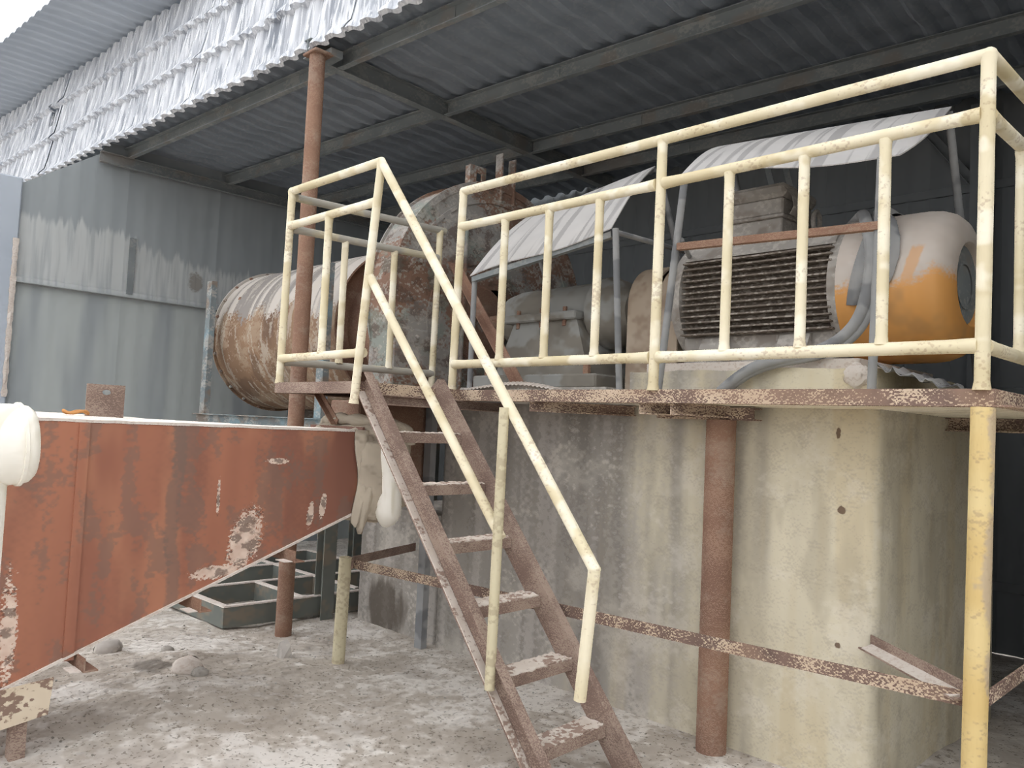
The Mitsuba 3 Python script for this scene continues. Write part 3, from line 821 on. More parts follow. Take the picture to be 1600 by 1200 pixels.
side_y = np.cross(d, nrm)[1]
stringer(-0.604, -1 if side_y > 0 else 1, 0.05)
stringer(-0.168, 1 if side_y > 0 else -1, 0.02)
for x, z in ((-2.310, 1.306), (-2.112, 1.073), (-1.912, 0.838), (-1.710, 0.602), (-1.505, 0.368), (-1.310, 0.142)):
    mb = MB()
    for j, (ya_, yb_) in enumerate(((-0.602, -0.17),)):
        sk = 0.03
        v = [(x - (0 if y < -0.4 else sk) + dx_, y, z + dz_) for y in (ya_, yb_) for dx_, dz_ in ((0, -0.022), (0, 0.024), (-0.12, 0.024), (-0.12, -0.022), (-0.114, -0.022), (-0.114, 0.017), (-0.006, 0.017), (-0.006, -0.022))]
        f = [[i, (i + 1) % 8, 8 + (i + 1) % 8, 8 + i] for i in range(8)]
        mb.add(v, f).add(v, [[0, 1, 6, 7], [1, 2, 5, 6], [2, 3, 4, 5], [8, 15, 14, 9], [9, 14, 13, 10], [10, 13, 12, 11]])
    kt = put(kst, 'tread', mb, STAIR, 20)
    # the crust of trodden dust on the tread
    nx, ny = 7, 28
    P = np.zeros((nx, ny, 3))
    for i in range(nx):
        for j in range(ny):
            y = -0.595 + 0.42 * j / (ny - 1)
            e = 0.010 * (rng.random() - 0.5)
            P[i, j] = (x - sk * (y + 0.6) / 0.43 - 0.004 + e * (i in (0,)) - 0.112 * i / (nx - 1), y, z + 0.026 + (0.006 + 0.012 * max(0, (j / (ny - 1) - 0.7))) * rng.random())
    put(kt, 'dust_crust', MB().grid(P, 0.006, (0, 0, -1)), CRUST, 40, 'crust of pale dust')
hp = [(-2.505, -0.63, 2.652), (-1.055, -0.63, 0.887)]
put(kst, 'handrail', MB().path(hp, 0.022, 18), CREAM, 50)
knuckle(kst, hp[1], 0.0235)
put(kst, 'rail_end', MB().path([hp[1], (-1.098, -0.63, 0.419)], 0.0225, 18), CREAM, 50)
put(kst, 'lower_rail', MB().path([(-2.535, -0.64, 2.085), (-1.528, -0.64, 0.94)], 0.021, 18), CREAM, 50)
put(kst, 'rail_post', MB().path([(-1.528, -0.655, 1.455), (-1.539, -0.655, 0.35)], 0.0205, 18), OLIVE, 50)

# ------------------------------------------------------------------ red duct
ku = thing('rust_duct', 'large rust-red rectangular steel duct tapering to the right in the left foreground', 'duct')
X0, X1 = -3.28, -2.80
side = [(-3.2, 0.24), (-2.06, 0.272), (-0.456, 0.906), (-0.446, 1.328), (-3.2, 1.318)]
q = m3.CrossSection([np.array(side)], m3.FillRule.NonZero).extrude(X1 - X0).to_mesh()
v = q.vert_properties[:, :3]
put(ku, 'casing', MB().add(np.c_[v[:, 2] + X0, v[:, 0], v[:, 1]], q.tri_verts), DUCT, 20)
ny, nx = 180, 14
P = np.zeros((ny, nx, 3))
P[..., 1] = np.linspace(-3.15, -0.46, ny)[:, None]
P[..., 0] = np.linspace(X1 + 0.003, X0, nx)[None, :]
h = np.array(meshkit.fbm(np.c_[P[..., 0].ravel(), P[..., 1].ravel(), P[..., 0].ravel() * 0] * 8)).reshape(ny, nx)
P[..., 2] = 1.328 + 0.008 * (h - h.min()) + 0.022 * np.linspace(0, 1, nx)[None, :] * np.clip((-0.9 - P[..., 1]) / 1.0, 0, 1)
put(ku, 'dust_layer', MB().grid(P, 0.012, (0, 0, -1)), DUST, 40, 'layer of white dust on top')
lip = lambda a, b: MB().ext([(-0.006, -0.005), (0.006, -0.005), (0.006, 0.005), (-0.006, 0.005)], a, b)
put(ku, 'bottom_lip', lip((X1 + 0.006, -2.06, 0.275), (X1 + 0.006, -0.456, 0.909)), DUST, 20, 'pale welded lip')
put(ku, 'stiffener', MB().box(X1 - 0.001, X1 + 0.010, -1.827, -1.786, 0.36, 1.318), DUCT, 20)
for y, z in ((-1.775, 0.372), (-1.315, 0.553), (-0.865, 0.733)):
    mb = MB().ext(angle_poly(0.055, 0.006, -1), (-3.3, y, z - 0.045), (-2.70, y, z - 0.045))
    kb = put(ku, 'under_angle', mb, RUST, 20)
    put(kb, 'dust_patch', MB().box(-2.79, -2.702, y - 0.05, y - 0.008, z - 0.040, z - 0.036), DUST, 20, 'pale dust on the angle')
put(ku, 'end_flange', MB().box(X0 - 0.02, X1 + 0.014, -0.462, -0.448, 0.895, 1.345), DUCT, 20)
kt = put(ku, 'lug_plate', MB().box(-3.103, -3.097, -1.715, -1.552, 1.335, 1.487), STAIR, 20)
put(kt, 'stain', MB().ext([(0.018 * math.cos(a * 0.5), 0.012 * math.sin(a * 0.5)) for a in range(12)], (-3.097, -1.632, 1.452), (-3.0955, -1.632, 1.452)), DARK)
kp = thing('duct_support', 'pale flaking end plate and leg under the left end of the red duct', 'support')
pl = [(-2.6, 0.24), (-2.055, 0.285), (-1.858, 0.305), (-1.87, 0.165), (-2.03, 0.138), (-2.6, 0.05)]
q = m3.CrossSection([np.array(pl)], m3.FillRule.Positive).extrude(0.012)
if q.is_empty():
    q = m3.CrossSection([np.array(pl[::-1])], m3.FillRule.Positive).extrude(0.012)
q = q.to_mesh(); v = q.vert_properties[:, :3]
put(kp, 'plate', MB().add(np.c_[v[:, 2] - 2.79, v[:, 0], v[:, 1]], q.tri_verts), PALE, 20)
put(kp, 'leg', MB().box(-2.86, -2.80, -1.99, -1.935, -0.05, 0.16), STAIR, 20)
ring = [(-3.06 + 0.035 * math.cos(a), -1.765 + 0.05 * math.sin(a), 1.358 + 0.006 * math.sin(3 * a)) for a in np.linspace(0, 11.5, 40)]
solo('twine_coil', MB().path(ring, 0.006, 8), TWINE, 'small coil of orange twine on top of the red duct', 'twine')

# canvas joint between duct and fan
kx = thing('canvas_joint', 'bulging dirty canvas joint wrapped round the right end of the red duct', 'flexible joint')
nu, nv = 26, 64
P = np.zeros((nv, nu, 3))
for j in range(nv):
    a = 2 * math.pi * j / (nv - 1)
    cx, sx = math.cos(a), math.sin(a)
    e = 0.45
    qx, qz = abs(cx) ** e * math.copysign(1, cx), abs(sx) ** e * math.copysign(1, sx)
    for i in range(nu):
        u = i / (nu - 1)
        b = 0.02 + 0.05 * math.sin(math.pi * u) ** 0.7
        k = (0.25 + b) * (1 + 0.035 * math.sin(7 * a + 5 * u) + 0.02 * math.sin(17 * a + 9 * u))
        P[j, i] = (-3.04 + qx * k, -0.475 + 0.31 * u, 1.105 + qz * (k - 0.03) * 0.93)
put(kx, 'sleeve', MB().grid(P), CLOTH, 60)
put(kx, 'roll', MB().path(spline([(-2.77, -0.345, 1.25), (-2.735, -0.325, 1.15), (-2.73, -0.31, 1.0), (-2.74, -0.305, 0.90), (-2.77, -0.30, 0.84)], 20), np.r_[np.linspace(0.05, 0.07, 17), 0.062, 0.05, 0.03], 20), JACKET, 60, 'cream foam roll showing through the torn canvas')
for k_, (y0, z0, z1, bow) in enumerate(((-0.455, 1.33, 0.84, 0.012), (-0.415, 1.30, 0.80, 0.03), (-0.225, 1.30, 0.86, 0.02), (-0.185, 1.26, 0.95, 0.015))):
    P = []
    for q in np.linspace(0, 1, 26):
        w = 0.046 * (1 - 0.6 * q ** 3) + 0.006 * math.sin(9 * q + k_)
        yy = y0 + 0.03 * math.sin(4 * q + k_) * q
        P.append([(-2.775 + bow * math.sin(math.pi * q) + 0.012 * math.cos(math.pi * e), yy + w * e, z0 + (z1 - z0) * q + 0.012 * math.sin(5 * e + k_) * q) for e in np.linspace(-1, 1, 7)])
    put(kx, 'tatter', MB().grid(np.array(P), 0.008, (-1, 0, 0)), CLOTH, 60)
put(kx, 'top_fold', MB().path(spline([(-3.25, -0.40, 1.36), (-3.05, -0.42, 1.385), (-2.90, -0.40, 1.38), (-2.80, -0.32, 1.375), (-2.76, -0.22, 1.35), (-2.75, -0.17, 1.26)], 30), 0.03 + 0.006 * np.sin(np.arange(30)), 12), CLOTH, 60)

# ------------------------------------------------------------------ white insulated pipe at the left edge
kj = thing('insulated_pipe', 'white jacketed insulated pipe with a rounded end at the left edge of the picture', 'pipe')
cp = V(-1.676, -2.356, 1.268); ax = V(0.02, 1.0, 0.05)
put(kj, 'arm', MB().lathe([(-0.6, 0.105), (-0.1, 0.107), (-0.02, 0.109), (0.015, 0.109), (0.045, 0.106), (0.055, 0.104), (0.068, 0.092), (0.075, 0.06), (0.078, 0.0)], cp, ax, 40), JACKET, 40)
put(kj, 'band', MB().lathe([(0.028, 0.108), (0.03, 0.113), (0.038, 0.113), (0.04, 0.107)], cp, ax, 40), JACKET, 40)
put(kj, 'riser', MB().tube((-1.697, -2.436, -0.02), (-1.697, -2.436, 1.22), 0.10, 36), JACKET, 40)

# ------------------------------------------------------------------ fan
AY, AZ = 0.95, 2.09
kfan = thing('fan_casing', 'huge rusty round fan casing with flaking grey paint behind the landing', 'fan')
yc, zc, R = 1.10, 2.20, 0.91
XF = -3.50
prof = [(0, 0.16), (0, R - 0.02), (-0.012, R), (-0.10, R + 0.0), (-0.25, R), (-0.262, R - 0.02), (-0.262, 0.16)]
put(kfan, 'shell', MB().lathe(prof, (XF, yc, zc), (1, 0, 0), 96), CASE, 30)
for dx in (0.0, -0.25):
    put(kfan, 'rim_flange', MB().lathe([(0.0, R - 0.03), (0.008, R - 0.03), (0.008, R + 0.018), (-0.006, R + 0.018), (-0.006, R - 0.005)], (XF + dx, yc, zc), (1, 0, 0), 96), CASE, 30)
put(kfan, 'face_ring', MB().lathe([(0.0, 0.775), (0.012, 0.775), (0.012, 0.80), (0.0, 0.80)], (XF, yc, zc), (1, 0, 0), 90), CASE, 30)
put(kfan, 'face_ring', MB().lathe([(0.0, 0.42), (0.014, 0.42), (0.014, 0.47), (0.0, 0.47)], (XF, AY, AZ), (1, 0, 0), 60), CASE, 30)
put(kfan, 'hub_plate', MB().lathe([(0.02, 0.05), (0.02, 0.26), (0.0, 0.28)], (XF, AY, AZ), (1, 0, 0), 48), RUST, 30)
for a in range(0, 360, 20):
    b = math.radians(a)
    put(kfan, 'bolt', MB().lathe([(0, 0.015), (0.014, 0.015), (0.017, 0.0)], (XF + 0.010, yc + 0.74 * math.cos(b), zc + 0.74 * math.sin(b)), (1, 0, 0), 6), CASE, 20)
put(kfan, 'outlet_box', MB().bev(XF - 0.27, XF + 0.01, 0.22, 1.98, 1.50, 2.0, 0.01), CASE, 20)
put(kfan, 'outlet_box', MB().bev(-3.62, -3.30, -0.14, 0.44, 0.86, 1.50, 0.01), RUST, 20)
put(kfan, 'split_flange', MB().ext(channel_poly(0.10, 0.06, 0.008), (XF + 0.012, 0.64, 1.525), (XF + 0.012, 0.64, 2.82), (0, 1, 0)), CASE, 20)
put(kfan, 'split_flange', MB().box(XF, XF + 0.07, 0.745, 0.757, 1.525, 2.80), CASE, 20)
put(kfan, 'inlet_cone', MB().lathe([(-0.26, 0.70), (-0.30, 0.70), (-0.45, 0.56), (-0.72, 0.50)], (XF, AY, AZ), (1, 0, 0), 64), RUST, 40)
lug = m3.Manifold.cube((0.012, 0.15, 0.30)) - m3.Manifold.cube((0.05, 0.05, 0.06)).translate((-0.02, 0.06, 0.19))
put(kfan, 'lifting_lug', MB().man(lug.translate((XF - 0.03, 0.82, 2.92))).box(XF - 0.07, XF - 0.018, 0.82, 0.832, 2.92, 3.215), CASE, 20)
put(kfan, 'lifting_lug', MB().box(XF - 0.05, XF + 0.02, 1.09, 1.102, 3.00, 3.36).box(XF - 0.05, XF + 0.02, 1.218, 1.23, 3.00, 3.345).box(XF - 0.01, XF - 0.002, 1.09, 1.23, 3.0, 3.16), CASE, 20)
put(kfan, 'brace', MB().ext(angle_poly(0.05, 0.006, 1), (-3.40, 0.62, 2.46), (-2.42, 0.32, 1.60)), RUST)

kdr = thing('inlet_drum', 'big rusty horizontal drum with pale dust streaks, behind the red duct', 'drum')
Rd = 0.63
put(kdr, 'shell', MB().lathe([(-6.32, Rd), (-5.8, Rd), (-5.2, Rd), (-4.36, Rd)], (0, AY, AZ), (1, 0, 0), 96), DRUM, 30)
put(kdr, 'end_plate', MB().lathe([(-4.36, Rd), (-4.355, Rd - 0.012), (-4.37, Rd - 0.012), (-4.45, Rd - 0.02), (-4.45, 0.46), (-4.20, 0.46), (-4.20, 0.0)], (0, AY, AZ), (1, 0, 0), 96), RUST, 30, 'rust-brown recessed end')
put(kdr, 'end_plate', MB().lathe([(-6.32, Rd), (-6.32, 0.0)], (0, AY, AZ), (1, 0, 0), 64), RUST, 30)
put(kdr, 'flange', MB().lathe([(-6.34, Rd - 0.01), (-6.34, Rd + 0.022), (-6.325, Rd + 0.022), (-6.325, Rd - 0.01)], (0, AY, AZ), (1, 0, 0), 96), DRUM, 30)
for a in range(0, 360, 15):
    b = math.radians(a)
    put(kdr, 'bolt', MB().lathe([(0, 0.013), (0.02, 0.013), (0.022, 0.0)], (-6.325, AY + 0.638 * math.cos(b), AZ + 0.638 * math.sin(b)), (1, 0, 0), 6), CASE, 20)
for x in (-5.75, -5.0):
    put(kdr, 'saddle', MB().bev(x - 0.02, x + 0.02, 0.84, 1.06, 1.31, 1.48, 0.004), BLUE, 20)
put(kdr, 'nozzle', MB().tube((-6.05, 0.50, 2.39), (-6.05, 0.40, 2.40), 0.022, 16), RUST)

kfr = thing('support_frame', 'blue-grey flaking steel frame of posts and sill round the drum', 'frame')
for x, y in ((-6.22, 0.20), (-4.33, 0.20), (-6.22, 1.72), (-4.33, 1.72)):
    mb = MB().ext(channel_poly(0.09, 0.05, 0.007), (x, y, 1.385), (x, y, 2.545 if x < -5 else 2.50), (1, 0, 0))
    put(kfr, 'post', mb, BLUE, 20)
    put(kfr, 'leg', MB().ext(h_poly(0.10, 0.10, 0.008), (x + 0.1, y + 0.08, -0.03), (x + 0.1, y + 0.08, 1.32), (1, 0, 0)), GREEN, 20)
for y in (0.20, 1.72):
    put(kfr, 'sill', MB().ext(channel_poly(0.075, 0.05, 0.007), (-6.30, y, 1.345), (-3.66, y, 1.345)), BLUE, 20)
for x in (-6.22, -4.33):
    put(kfr, 'cross_sill', MB().ext(channel_poly(0.075, 0.05, 0.007), (x, 0.2, 1.345), (x, 1.72, 1.345)), BLUE, 20)

# ------------------------------------------------------------------ bearing housing, coupling guards
kb = thing('bearing_housing', 'dusty cast bearing housing on the fan shaft under the left hood', 'bearing housing')
put(kb, 'upper_shell', MB().lathe([(-3.13, 0.0), (-3.13, 0.13), (-3.10, 0.17), (-3.0, 0.19), (-2.40, 0.195), (-2.32, 0.18), (-2.30, 0.0)], (0, AY, AZ), (1, 0, 0), 48), BEAR, 40)
put(kb, 'end_cap', MB().lathe([(-2.34, 0.0), (-2.34, 0.215), (-2.27, 0.22), (-2.25, 0.20), (-2.20, 0.19), (-2.14, 0.13), (-2.11, 0.12), (-2.10, 0.07), (-2.10, 0.0)], (0, AY, AZ), (1, 0, 0), 48), BEAR, 40)
put(kb, 'shaft', MB().tube((-3.36, AY, AZ), (-1.60, AY, AZ), 0.055, 24), RUST)
put(kb, 'split_flange', MB().bev(-2.97, -2.36, 0.68, 1.22, 2.035, 2.085, 0.008), BEAR, 20)
for x in (-2.86, -2.66, -2.47):
    put(kb, 'bolt', MB().tube((x, 0.715, 2.0), (x, 0.715, 2.115), 0.014, 6), RUST, 20)
hb = m3.Manifold.hull_points(np.array([(x, y, 1.70) for x in (-3.0, -2.22) for y in (0.66, 1.24)] + [(x, y, 2.04) for x in (-2.9, -2.38) for y in (0.72, 1.18)]))
put(kb, 'lower_body', MB().man(hb), BEAR, 20)
put(kb, 'base_plate', MB().bev(-3.12, -2.10, 0.58, 1.32, 1.618, 1.70, 0.01), BEAR, 20)
for x in (-3.02, -2.20):
    put(kb, 'anchor_bolt', MB().tube((x, 0.62, 1.69), (x, 0.62, 1.79), 0.022, 6), RUST, 20)


def arch(x0, x1, rad, z0, t=0.012):
    o = [(AY - rad, z0)] + [(AY - rad * math.cos(math.pi * k / 24), AZ + rad * math.sin(math.pi * k / 24)) for k in range(25)] + [(AY + rad, z0)]
    r2 = rad - t
    i = [(AY + r2, z0)] + [(AY + r2 * math.cos(math.pi * k / 24), AZ + r2 * math.sin(math.pi * k / 24)) for k in range(25)] + [(AY - r2, z0)]
    q = m3.CrossSection([np.array(o + i)], m3.FillRule.EvenOdd).extrude(x1 - x0).to_mesh()
    v = q.vert_properties[:, :3]
    return MB().add(np.c_[v[:, 2] + x0, v[:, 0], v[:, 1]], q.tri_verts)


kgu = thing('coupling_guard', 'arched beige sheet guard over the coupling, the one nearer the bearing', 'machine guard', 'coupling guards')
put(kgu, 'arch', arch(-2.0, -1.825, 0.235, 1.60), GUARD, 30)
put(kgu, 'side_plate', MB().lathe([(0, 0.07), (0, 0.23)], (-1.995, AY, AZ), (1, 0, 0), 40), GUARD, 30)
kgu = thing('coupling_guard', 'arched beige sheet guard over the coupling, the one right beside the motor', 'machine guard', 'coupling guards')
put(kgu, 'arch', arch(-1.80, -1.675, 0.225, 1.60), GUARD, 30)
kcp = thing('shaft_coupling', 'dark round coupling between the two beige guards', 'coupling')
put(kcp, 'disc', MB().lathe([(-1.90, 0.0), (-1.90, 0.16), (-1.84, 0.17), (-1.83, 0.15), (-1.80, 0.15), (-1.79, 0.17), (-1.72, 0.16), (-1.72, 0.0)], (0, AY, AZ), (1, 0, 0), 40), RUST, 30)

# ------------------------------------------------------------------ motor
km = thing('electric_motor', 'big grey ribbed electric motor with an orange fan cowl behind the railing', 'motor')
sq = lambda r, e=0.62: [(AY + r * abs(math.cos(a)) ** e * math.copysign(1, math.cos(a)), AZ + r * abs(math.sin(a)) ** e * math.copysign(1, math.sin(a))) for a in np.linspace(0, 2 * math.pi, 64, endpoint=False)]
q = m3.CrossSection([np.array(sq(0.275))], m3.FillRule.NonZero).extrude(0.83).to_mesh(); v = q.vert_properties[:, :3]
kbody = put(km, 'frame', MB().add(np.c_[v[:, 2] - 1.62, v[:, 0], v[:, 1]], q.tri_verts), FIN, 30)
m = m3.Manifold.hull_points(np.array([(x, y, z) for x in (-1.60, -0.80) for y, z in ((AY - 0.24, 2.345), (AY - 0.285, 2.285), (AY - 0.285, 2.275), (AY + 0.24, 2.345), (AY + 0.285, 2.28), (AY - 0.15, 2.39), (AY + 0.15, 2.39), (AY, 2.30))]))
put(km, 'top_shell', MB().man(m), MOTOR, 20)
z = 1.885
k = 0
while z < 2.28:
    for sgn in (-1, 1):
        y0, y1 = (AY - 0.325, AY - 0.22) if sgn < 0 else (AY + 0.22, AY + 0.325)
        put(kbody, 'fin', MB().box(-1.585, -0.80, y0, y1, z, z + 0.008), FIN, 20)
    z += 0.0305
put(km, 'end_shield', MB().lathe([(-1.70, 0.06), (-1.70, 0.20), (-1.685, 0.25), (-1.66, 0.285), (-1.655, 0.325), (-1.60, 0.33), (-1.595, 0.24)], (0, AY, AZ), (1, 0, 0), 56), MOTOR, 30)
put(km, 'end_shield', MB().lathe([(-0.82, 0.24), (-0.815, 0.335), (-0.775, 0.335), (-0.77, 0.24)], (0, AY, AZ), (1, 0, 0), 56), MOTOR, 30)
for a in range(0, 360, 45):
    b = math.radians(a + 20)
    put(km, 'bolt', MB().lathe([(-0.012, 0.0), (-0.012, 0.016), (0.0, 0.016)], (-1.66, AY + 0.303 * math.cos(b), AZ + 0.303 * math.sin(b)), (1, 0, 0), 6), MOTOR, 20)
for x in (-1.40, -0.98):
    h_ = m3.Manifold.hull_points(np.array([(x + a, y, zz) for a in (-0.075, 0.075) for y, zz in ((0.60, 1.735), (0.60, 1.765), (0.66, 1.87), (0.80, 1.90), (0.80, 1.735))]))
    h2 = m3.Manifold.hull_points(np.array([(x + a, 2 * AY - y, zz) for a in (-0.075, 0.075) for y, zz in ((0.60, 1.735), (0.60, 1.765), (0.66, 1.87), (0.80, 1.90), (0.80, 1.735))]))
    put(km, 'foot', MB().man(h_), MOTOR, 20)
    put(km, 'foot', MB().man(h2), MOTOR, 20)
put(km, 'skirt', MB().bev(-1.60, -0.80, 0.68, 1.22, 1.74, 1.885, 0.01), MOTOR, 20)
ktb = put(km, 'terminal_box', MB().bev(-1.415, -1.135, 0.80, 1.10, 2.38, 2.475, 0.006).bev(-1.43, -1.12, 0.785, 1.115, 2.475, 2.49, 0.004).bev(-1.42, -1.13, 0.795, 1.105, 2.49, 2.575, 0.008), MOTOR, 20)
put(ktb, 'lid', MB().bev(-1.44, -1.11, 0.775, 1.125, 2.575, 2.645, 0.02), MOTOR, 20)
put(ktb, 'torn_flap', MB().grid(np.array([[(-1.12, 0.78, 2.62), (-1.12, 0.88, 2.64)], [(-1.07, 0.77, 2.56), (-1.07, 0.88, 2.57)], [(-1.06, 0.77, 2.51), (-1.06, 0.86, 2.50)], [(-1.09, 0.79, 2.48), (-1.09, 0.84, 2.48)]]), 0.003, (0.7, 0, -0.7)), MOTOR, 20)
put(km, 'eyebolt', MB().path([(-1.03, AY + 0.035 * math.cos(a), 2.465 + 0.05 * math.sin(a)) for a in np.linspace(0, 2 * math.pi, 25)], 0.012, 10, False).tube((-1.03, AY, 2.36), (-1.03, AY, 2.42), 0.016, 12), MOTOR, 40)
kcw = put(km, 'fan_cowl', MB().lathe([(-0.775, 0.338), (-0.47, 0.336), (-0.42, 0.330), (-0.375, 0.312), (-0.345, 0.282), (-0.328, 0.245), (-0.322, 0.21), (-0.322, 0.185), (-0.332, 0.175), (-0.36, 0.172)], (0, AY, AZ - 0.005), (1, 0, 0), 72), COWL, 40, 'orange cowl with a thick coat of pale dust on top')
put(kcw, 'grille', MB().lathe([(-0.352, 0.0), (-0.352, 0.18)], (0, AY, AZ - 0.005), (1, 0, 0), 40).lathe([(-0.346, 0.09), (-0.346, 0.105)], (0, AY, AZ - 0.005), (1, 0, 0), 40), DARK, 20)

khs = thing('cable_hose', 'pair of thick grey cable sleeves looping from the plinth up over the motor', 'cable')
ps = spline([(-1.20, 0.40, 1.585), (-1.15, 0.40, 1.625), (-1.05, 0.41, 1.69), (-0.90, 0.43, 1.735), (-0.75, 0.50, 1.785), (-0.645, 0.54, 1.89), (-0.605, 0.56, 2.05), (-0.605, 0.58, 2.19), (-0.65, 0.64, 2.33), (-0.74, 0.80, 2.42), (-0.85, 0.95, 2.42)], 60)
put(khs, 'sleeve', MB().path(ps, 0.026, 16), HOSE, 60)
ps2 = ps + V(0.03, 0.03, -0.035) * np.linspace(0.2, 1, 60)[:, None]
put(khs, 'sleeve', MB().path(ps2[2:46], 0.02, 14), HOSE, 60)
solo('cover_plate', MB().bev(-1.27, -1.10, 0.36, 0.45, 1.565, 1.59, 0.01), RUST, 'small rusty plate with a dust heap where the grey cable meets the walkway', 'plate', smooth=20)
# canvas hung over the gap between motor and cowl
nu, nv = 18, 40
P = np.zeros((nv, nu, 3))
for j in range(nv):
    q = j / (nv - 1)
    deg = -18 + 122 * q
    a = math.radians(deg)               # round the motor axis from front to top
    xr = np.interp(deg, [-18, -8, 0, 15, 30, 45, 60, 104], [-0.60, -0.545, -0.52, -0.50, -0.51, -0.545, -0.60, -0.62])
    xl = -0.70 + 0.03 * math.sin(3 * a)
    for i in range(nu):
        u = i / (nu - 1)
        r = 0.352 + 0.035 * math.sin(math.pi * u) * math.sin(math.pi * min(1, q * 0.9 + 0.1)) + 0.007 * math.sin(10 * u + 5 * a)
        P[j, i] = (xl + (xr - xl) * u, AY - r * math.cos(a), AZ + r * math.sin(a))
solo('canvas_wrap', MB().grid(P, 0.006, (0, 0.5, -0.5)), HOSE, 'dusty grey canvas strip draped over the gap between the motor and its orange cowl', 'canvas', smooth=60)

# ------------------------------------------------------------------ rain hoods


def sheet(FL, FR, BL, BR_, bulge, curl=0.0, n=(24, 18)):
    FL, FR, BL, BR_ = V(*FL), V(*FR), V(*BL), V(*BR_)
    P = np.zeros((n[0], n[1], 3))
    for i in range(n[0]):
        u = i / (n[0] - 1)
        for j in range(n[1]):
            w = j / (n[1] - 1)
            q = (FL * (1 - u) + FR * u) * (1 - w) + (BL * (1 - u) + BR_ * u) * w
            q = q + V(0, 0, bulge * math.sin(math.pi * w) + 0.012 * math.sin(7 * u) * (1 - w))
            if curl:
                q = q + V(0, 0, curl * max(0, (u - 0.88) / 0.12) ** 2 * math.sin(math.pi * w))
            P[i, j] = q
    return MB().grid(P, 0.006, (0, 0.4, -0.9))


kh = thing('bearing_hood', 'sloping grey sheet hood on pipe legs over the bearing housing', 'hood')
FL, FR, BL, BR_ = (-2.87, 0.30, 2.275), (-1.80, 0.30, 2.405), (-2.972, 0.85, 2.758), (-1.948, 0.85, 2.902)
put(kh, 'sheet', sheet(FL, FR, BL, BR_, 0.035), HOOD, 40)
put(kh, 'edge_angle', MB().ext(angle_poly(0.032, 0.005, -1), (-2.865, 0.31, 2.238), (-1.81, 0.31, 2.366)), DARK, 20)
put(kh, 'top_pipe', MB().tube((-2.97, 0.85, 2.735), (-1.95, 0.85, 2.88), 0.014, 12), HOSE)
for p0, p1 in (((-1.70, 0.29, 1.56), (-1.765, 0.29, 2.40)), ((-2.86, 0.33, 1.56), (-2.86, 0.33, 2.26)), ((-1.9, 1.5, 1.5), (-1.94, 0.87, 2.88)), ((-2.95, 1.5, 1.5), (-2.96, 0.87, 2.73))):
    put(kh, 'leg', MB().tube(p0, p1, 0.0165, 14), HOSE)
put(kh, 'cross_pipe', MB().tube((-1.77, 0.30, 2.385), (-1.91, 1.5, 2.46), 0.014, 12), HOSE)
kh = thing('motor_hood', 'wide grey sheet hood curling at its right corner over the motor', 'hood')
FL, FR, BL, BR_ = (-1.457, 0.40, 2.648), (-0.424, 0.40, 2.525), (-1.596, 1.0, 2.986), (-0.431, 1.0, 2.915)
put(kh, 'sheet', sheet(FL, FR, BL, BR_, 0.035, -0.06), HOOD, 40)
for p0, p1 in (((-1.465, 0.28, 1.56), (-1.372, 0.30, 2.56)), ((-0.475, 0.30, 1.56), (-0.455, 0.30, 2.50)), ((-1.5, 1.6, 1.5), (-1.58, 1.02, 2.97)), ((-0.46, 1.6, 1.5), (-0.45, 1.02, 2.90))):
    put(kh, 'leg', MB().tube(p0, p1, 0.0175, 14), HOSE)
put(kh, 'tie_angle', MB().ext(angle_poly(0.032, 0.005, 1), (-0.455, 0.275, 2.21), (-1.385, 0.275, 2.243)), RUST, 20, 'rusty angle between the front legs')
put(kh, 'cross_pipe', MB().tube((-1.39, 0.32, 2.30), (-2.0, 1.45, 2.32), 0.012, 12), HOSE)
for x in (-1.43, -1.33):
    put(kh, 'strut', MB().ext(angle_poly(0.03, 0.005, 1), (x + 0.08, 1.12, 2.62), (x, 1.1, 2.93)), DARK, 20)

# ------------------------------------------------------------------ small things
xs = np.linspace(-2.60, -1.93, 90)
P = np.array([[(x, 0.06 + 0.02 * k, 1.573 + (0.028 * math.sin(math.pi * min(1, max(0, (x + 2.62) / 0.70)) ** 1.3) + 0.006) * (1, 1.25, 1.2, 0.5)[k] + 0.004 * math.sin(x * 210)) for k in range(4)] for x in xs])
solo('ribbed_strip', MB().grid(P, 0.008, (0, 0, -1)), DUST, 'white ribbed strip lying on the walkway edge behind the stair handrail', 'strip', smooth=40)

kfl = thing('floor_frame', 'steel channel frame with dusty bays lying flat on the ground behind the red duct', 'frame')


def beam(a, b, h=0.13):
    za, zb = 0.0, 0.0
    mb = MB().ext(channel_poly(h, 0.05, 0.007), (a[0], a[1], h / 2 + 0.01), (b[0], b[1], h / 2 + 0.01))
    kb_ = put(kfl, 'beam', mb, GREEN, 20)
    put(kb_, 'dust_strip', MB().ext([(-0.004, 0), (0.048, 0), (0.044, 0.008), (0.02, 0.012), (0.0, 0.008)], (a[0], a[1], h + 0.011), (b[0], b[1], h + 0.011)), DUST, 30, 'pale dust lying on the beam')


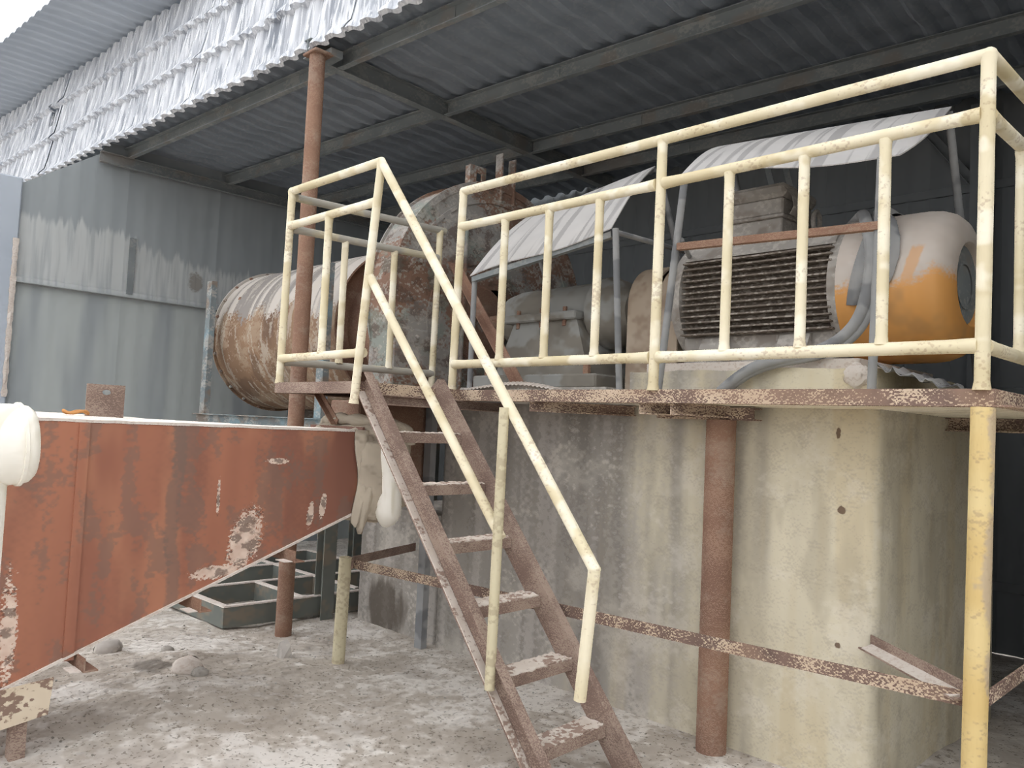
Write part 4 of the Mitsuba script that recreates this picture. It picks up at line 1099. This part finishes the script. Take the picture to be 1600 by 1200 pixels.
beam((-4.26, -0.44), (-6.1, -0.47)); beam((-4.35, 0.62), (-6.1, 0.60)); beam((-4.35, 1.25), (-6.1, 1.25))
beam((-4.26, 1.3), (-4.26, -0.44)); beam((-4.93, 1.25), (-4.93, -0.44)); beam((-5.55, 1.25), (-5.55, -0.44)); beam((-6.1, 1.25), (-6.1, -0.47))
beam((-4.26, 0.12), (-4.93, 0.12))
for x, y, lab in ((-4.75, 1.9, 'blue-grey I-section post in the shade behind the ground frame, the nearer one'), (-5.6, 2.3, 'blue-grey I-section post in the shade behind the ground frame, the farther one')):
    kq = thing('rear_post', lab, 'post')
    put(kq, 'section', MB().ext(h_poly(0.1, 0.1, 0.008), (x, y, 0), (x, y, 1.4), (1, 0, 0)), GREEN, 20)
    put(kq, 'base_plate', MB().bev(x - 0.09, x + 0.09, y - 0.09, y + 0.09, 0, 0.02, 0.004), BLUE, 20)


def stone(x, y, r, lab, name='rubble_stone', m=CONC, sc=(1, 1, 0.7), seed=0):
    q = m3.Manifold.sphere(1.0, 20).to_mesh(); v = q.vert_properties[:, :3]
    v = v * (0.9 + 0.9 * np.array(meshkit.fbm(v * 1.9 + seed * 3.7))[:, None] + 0.55 * np.array(meshkit.fbm(v * 5 + seed))[:, None])
    v = np.sign(v) * np.abs(v) ** 0.85
    solo(name, MB().add(v * r * V(*sc) + V(x, y, ground(x, y) + r * 0.25), q.tri_verts), m, lab, 'stone', smooth=40)


stone(-4.03, -1.216, 0.045, 'grey stone lying on the ground just below the left half of the red duct', seed=1)
stone(-4.10, -1.16, 0.03, 'small stone next to the larger grey one below the red duct', seed=2)
stone(-3.38, -1.05, 0.05, 'pale broken lump on the ground at the end of the dark stain', m=DUST, seed=3)
stone(-3.30, -1.02, 0.028, 'small crumb of rubble right of the pale broken lump', seed=4)
stone(-3.80, -0.98, 0.022, 'dark pebble behind the ground stain', seed=6)
ksb = thing('broken_peg', 'broken stump of a concrete peg sticking out of the dusty floor', 'stump')
v = np.array([(-3.50, -0.48, 0), (-3.42, -0.49, 0), (-3.41, -0.42, 0), (-3.49, -0.41, 0), (-3.485, -0.47, 0.09), (-3.44, -0.475, 0.05), (-3.43, -0.43, 0.08), (-3.475, -0.425, 0.11)])
put(ksb, 'stub', MB().man(m3.Manifold.hull_points(v)), CONC, 20)
# grit scattered over the floor
mb = MB()
ico = trimesh.creation.icosahedron()
for i in range(700):
    x, y = rng.uniform(-4.6, -0.6), rng.uniform(-2.0, 0.4)
    r = rng.choice([0.002, 0.003, 0.004, 0.006])
    v = ico.vertices * (r * (0.6 + 0.8 * nrng.random((12, 1)))) * V(1, 1, 0.6)
    mb.add(v + V(x, y, ground(x, y) + 0.002), ico.faces)
k = solo('floor_grit', mb, BEAR, 'scattered dark grit and crumbs over the dusty ground', 'grit', smooth=False)
labels[k]['kind'] = 'stuff'
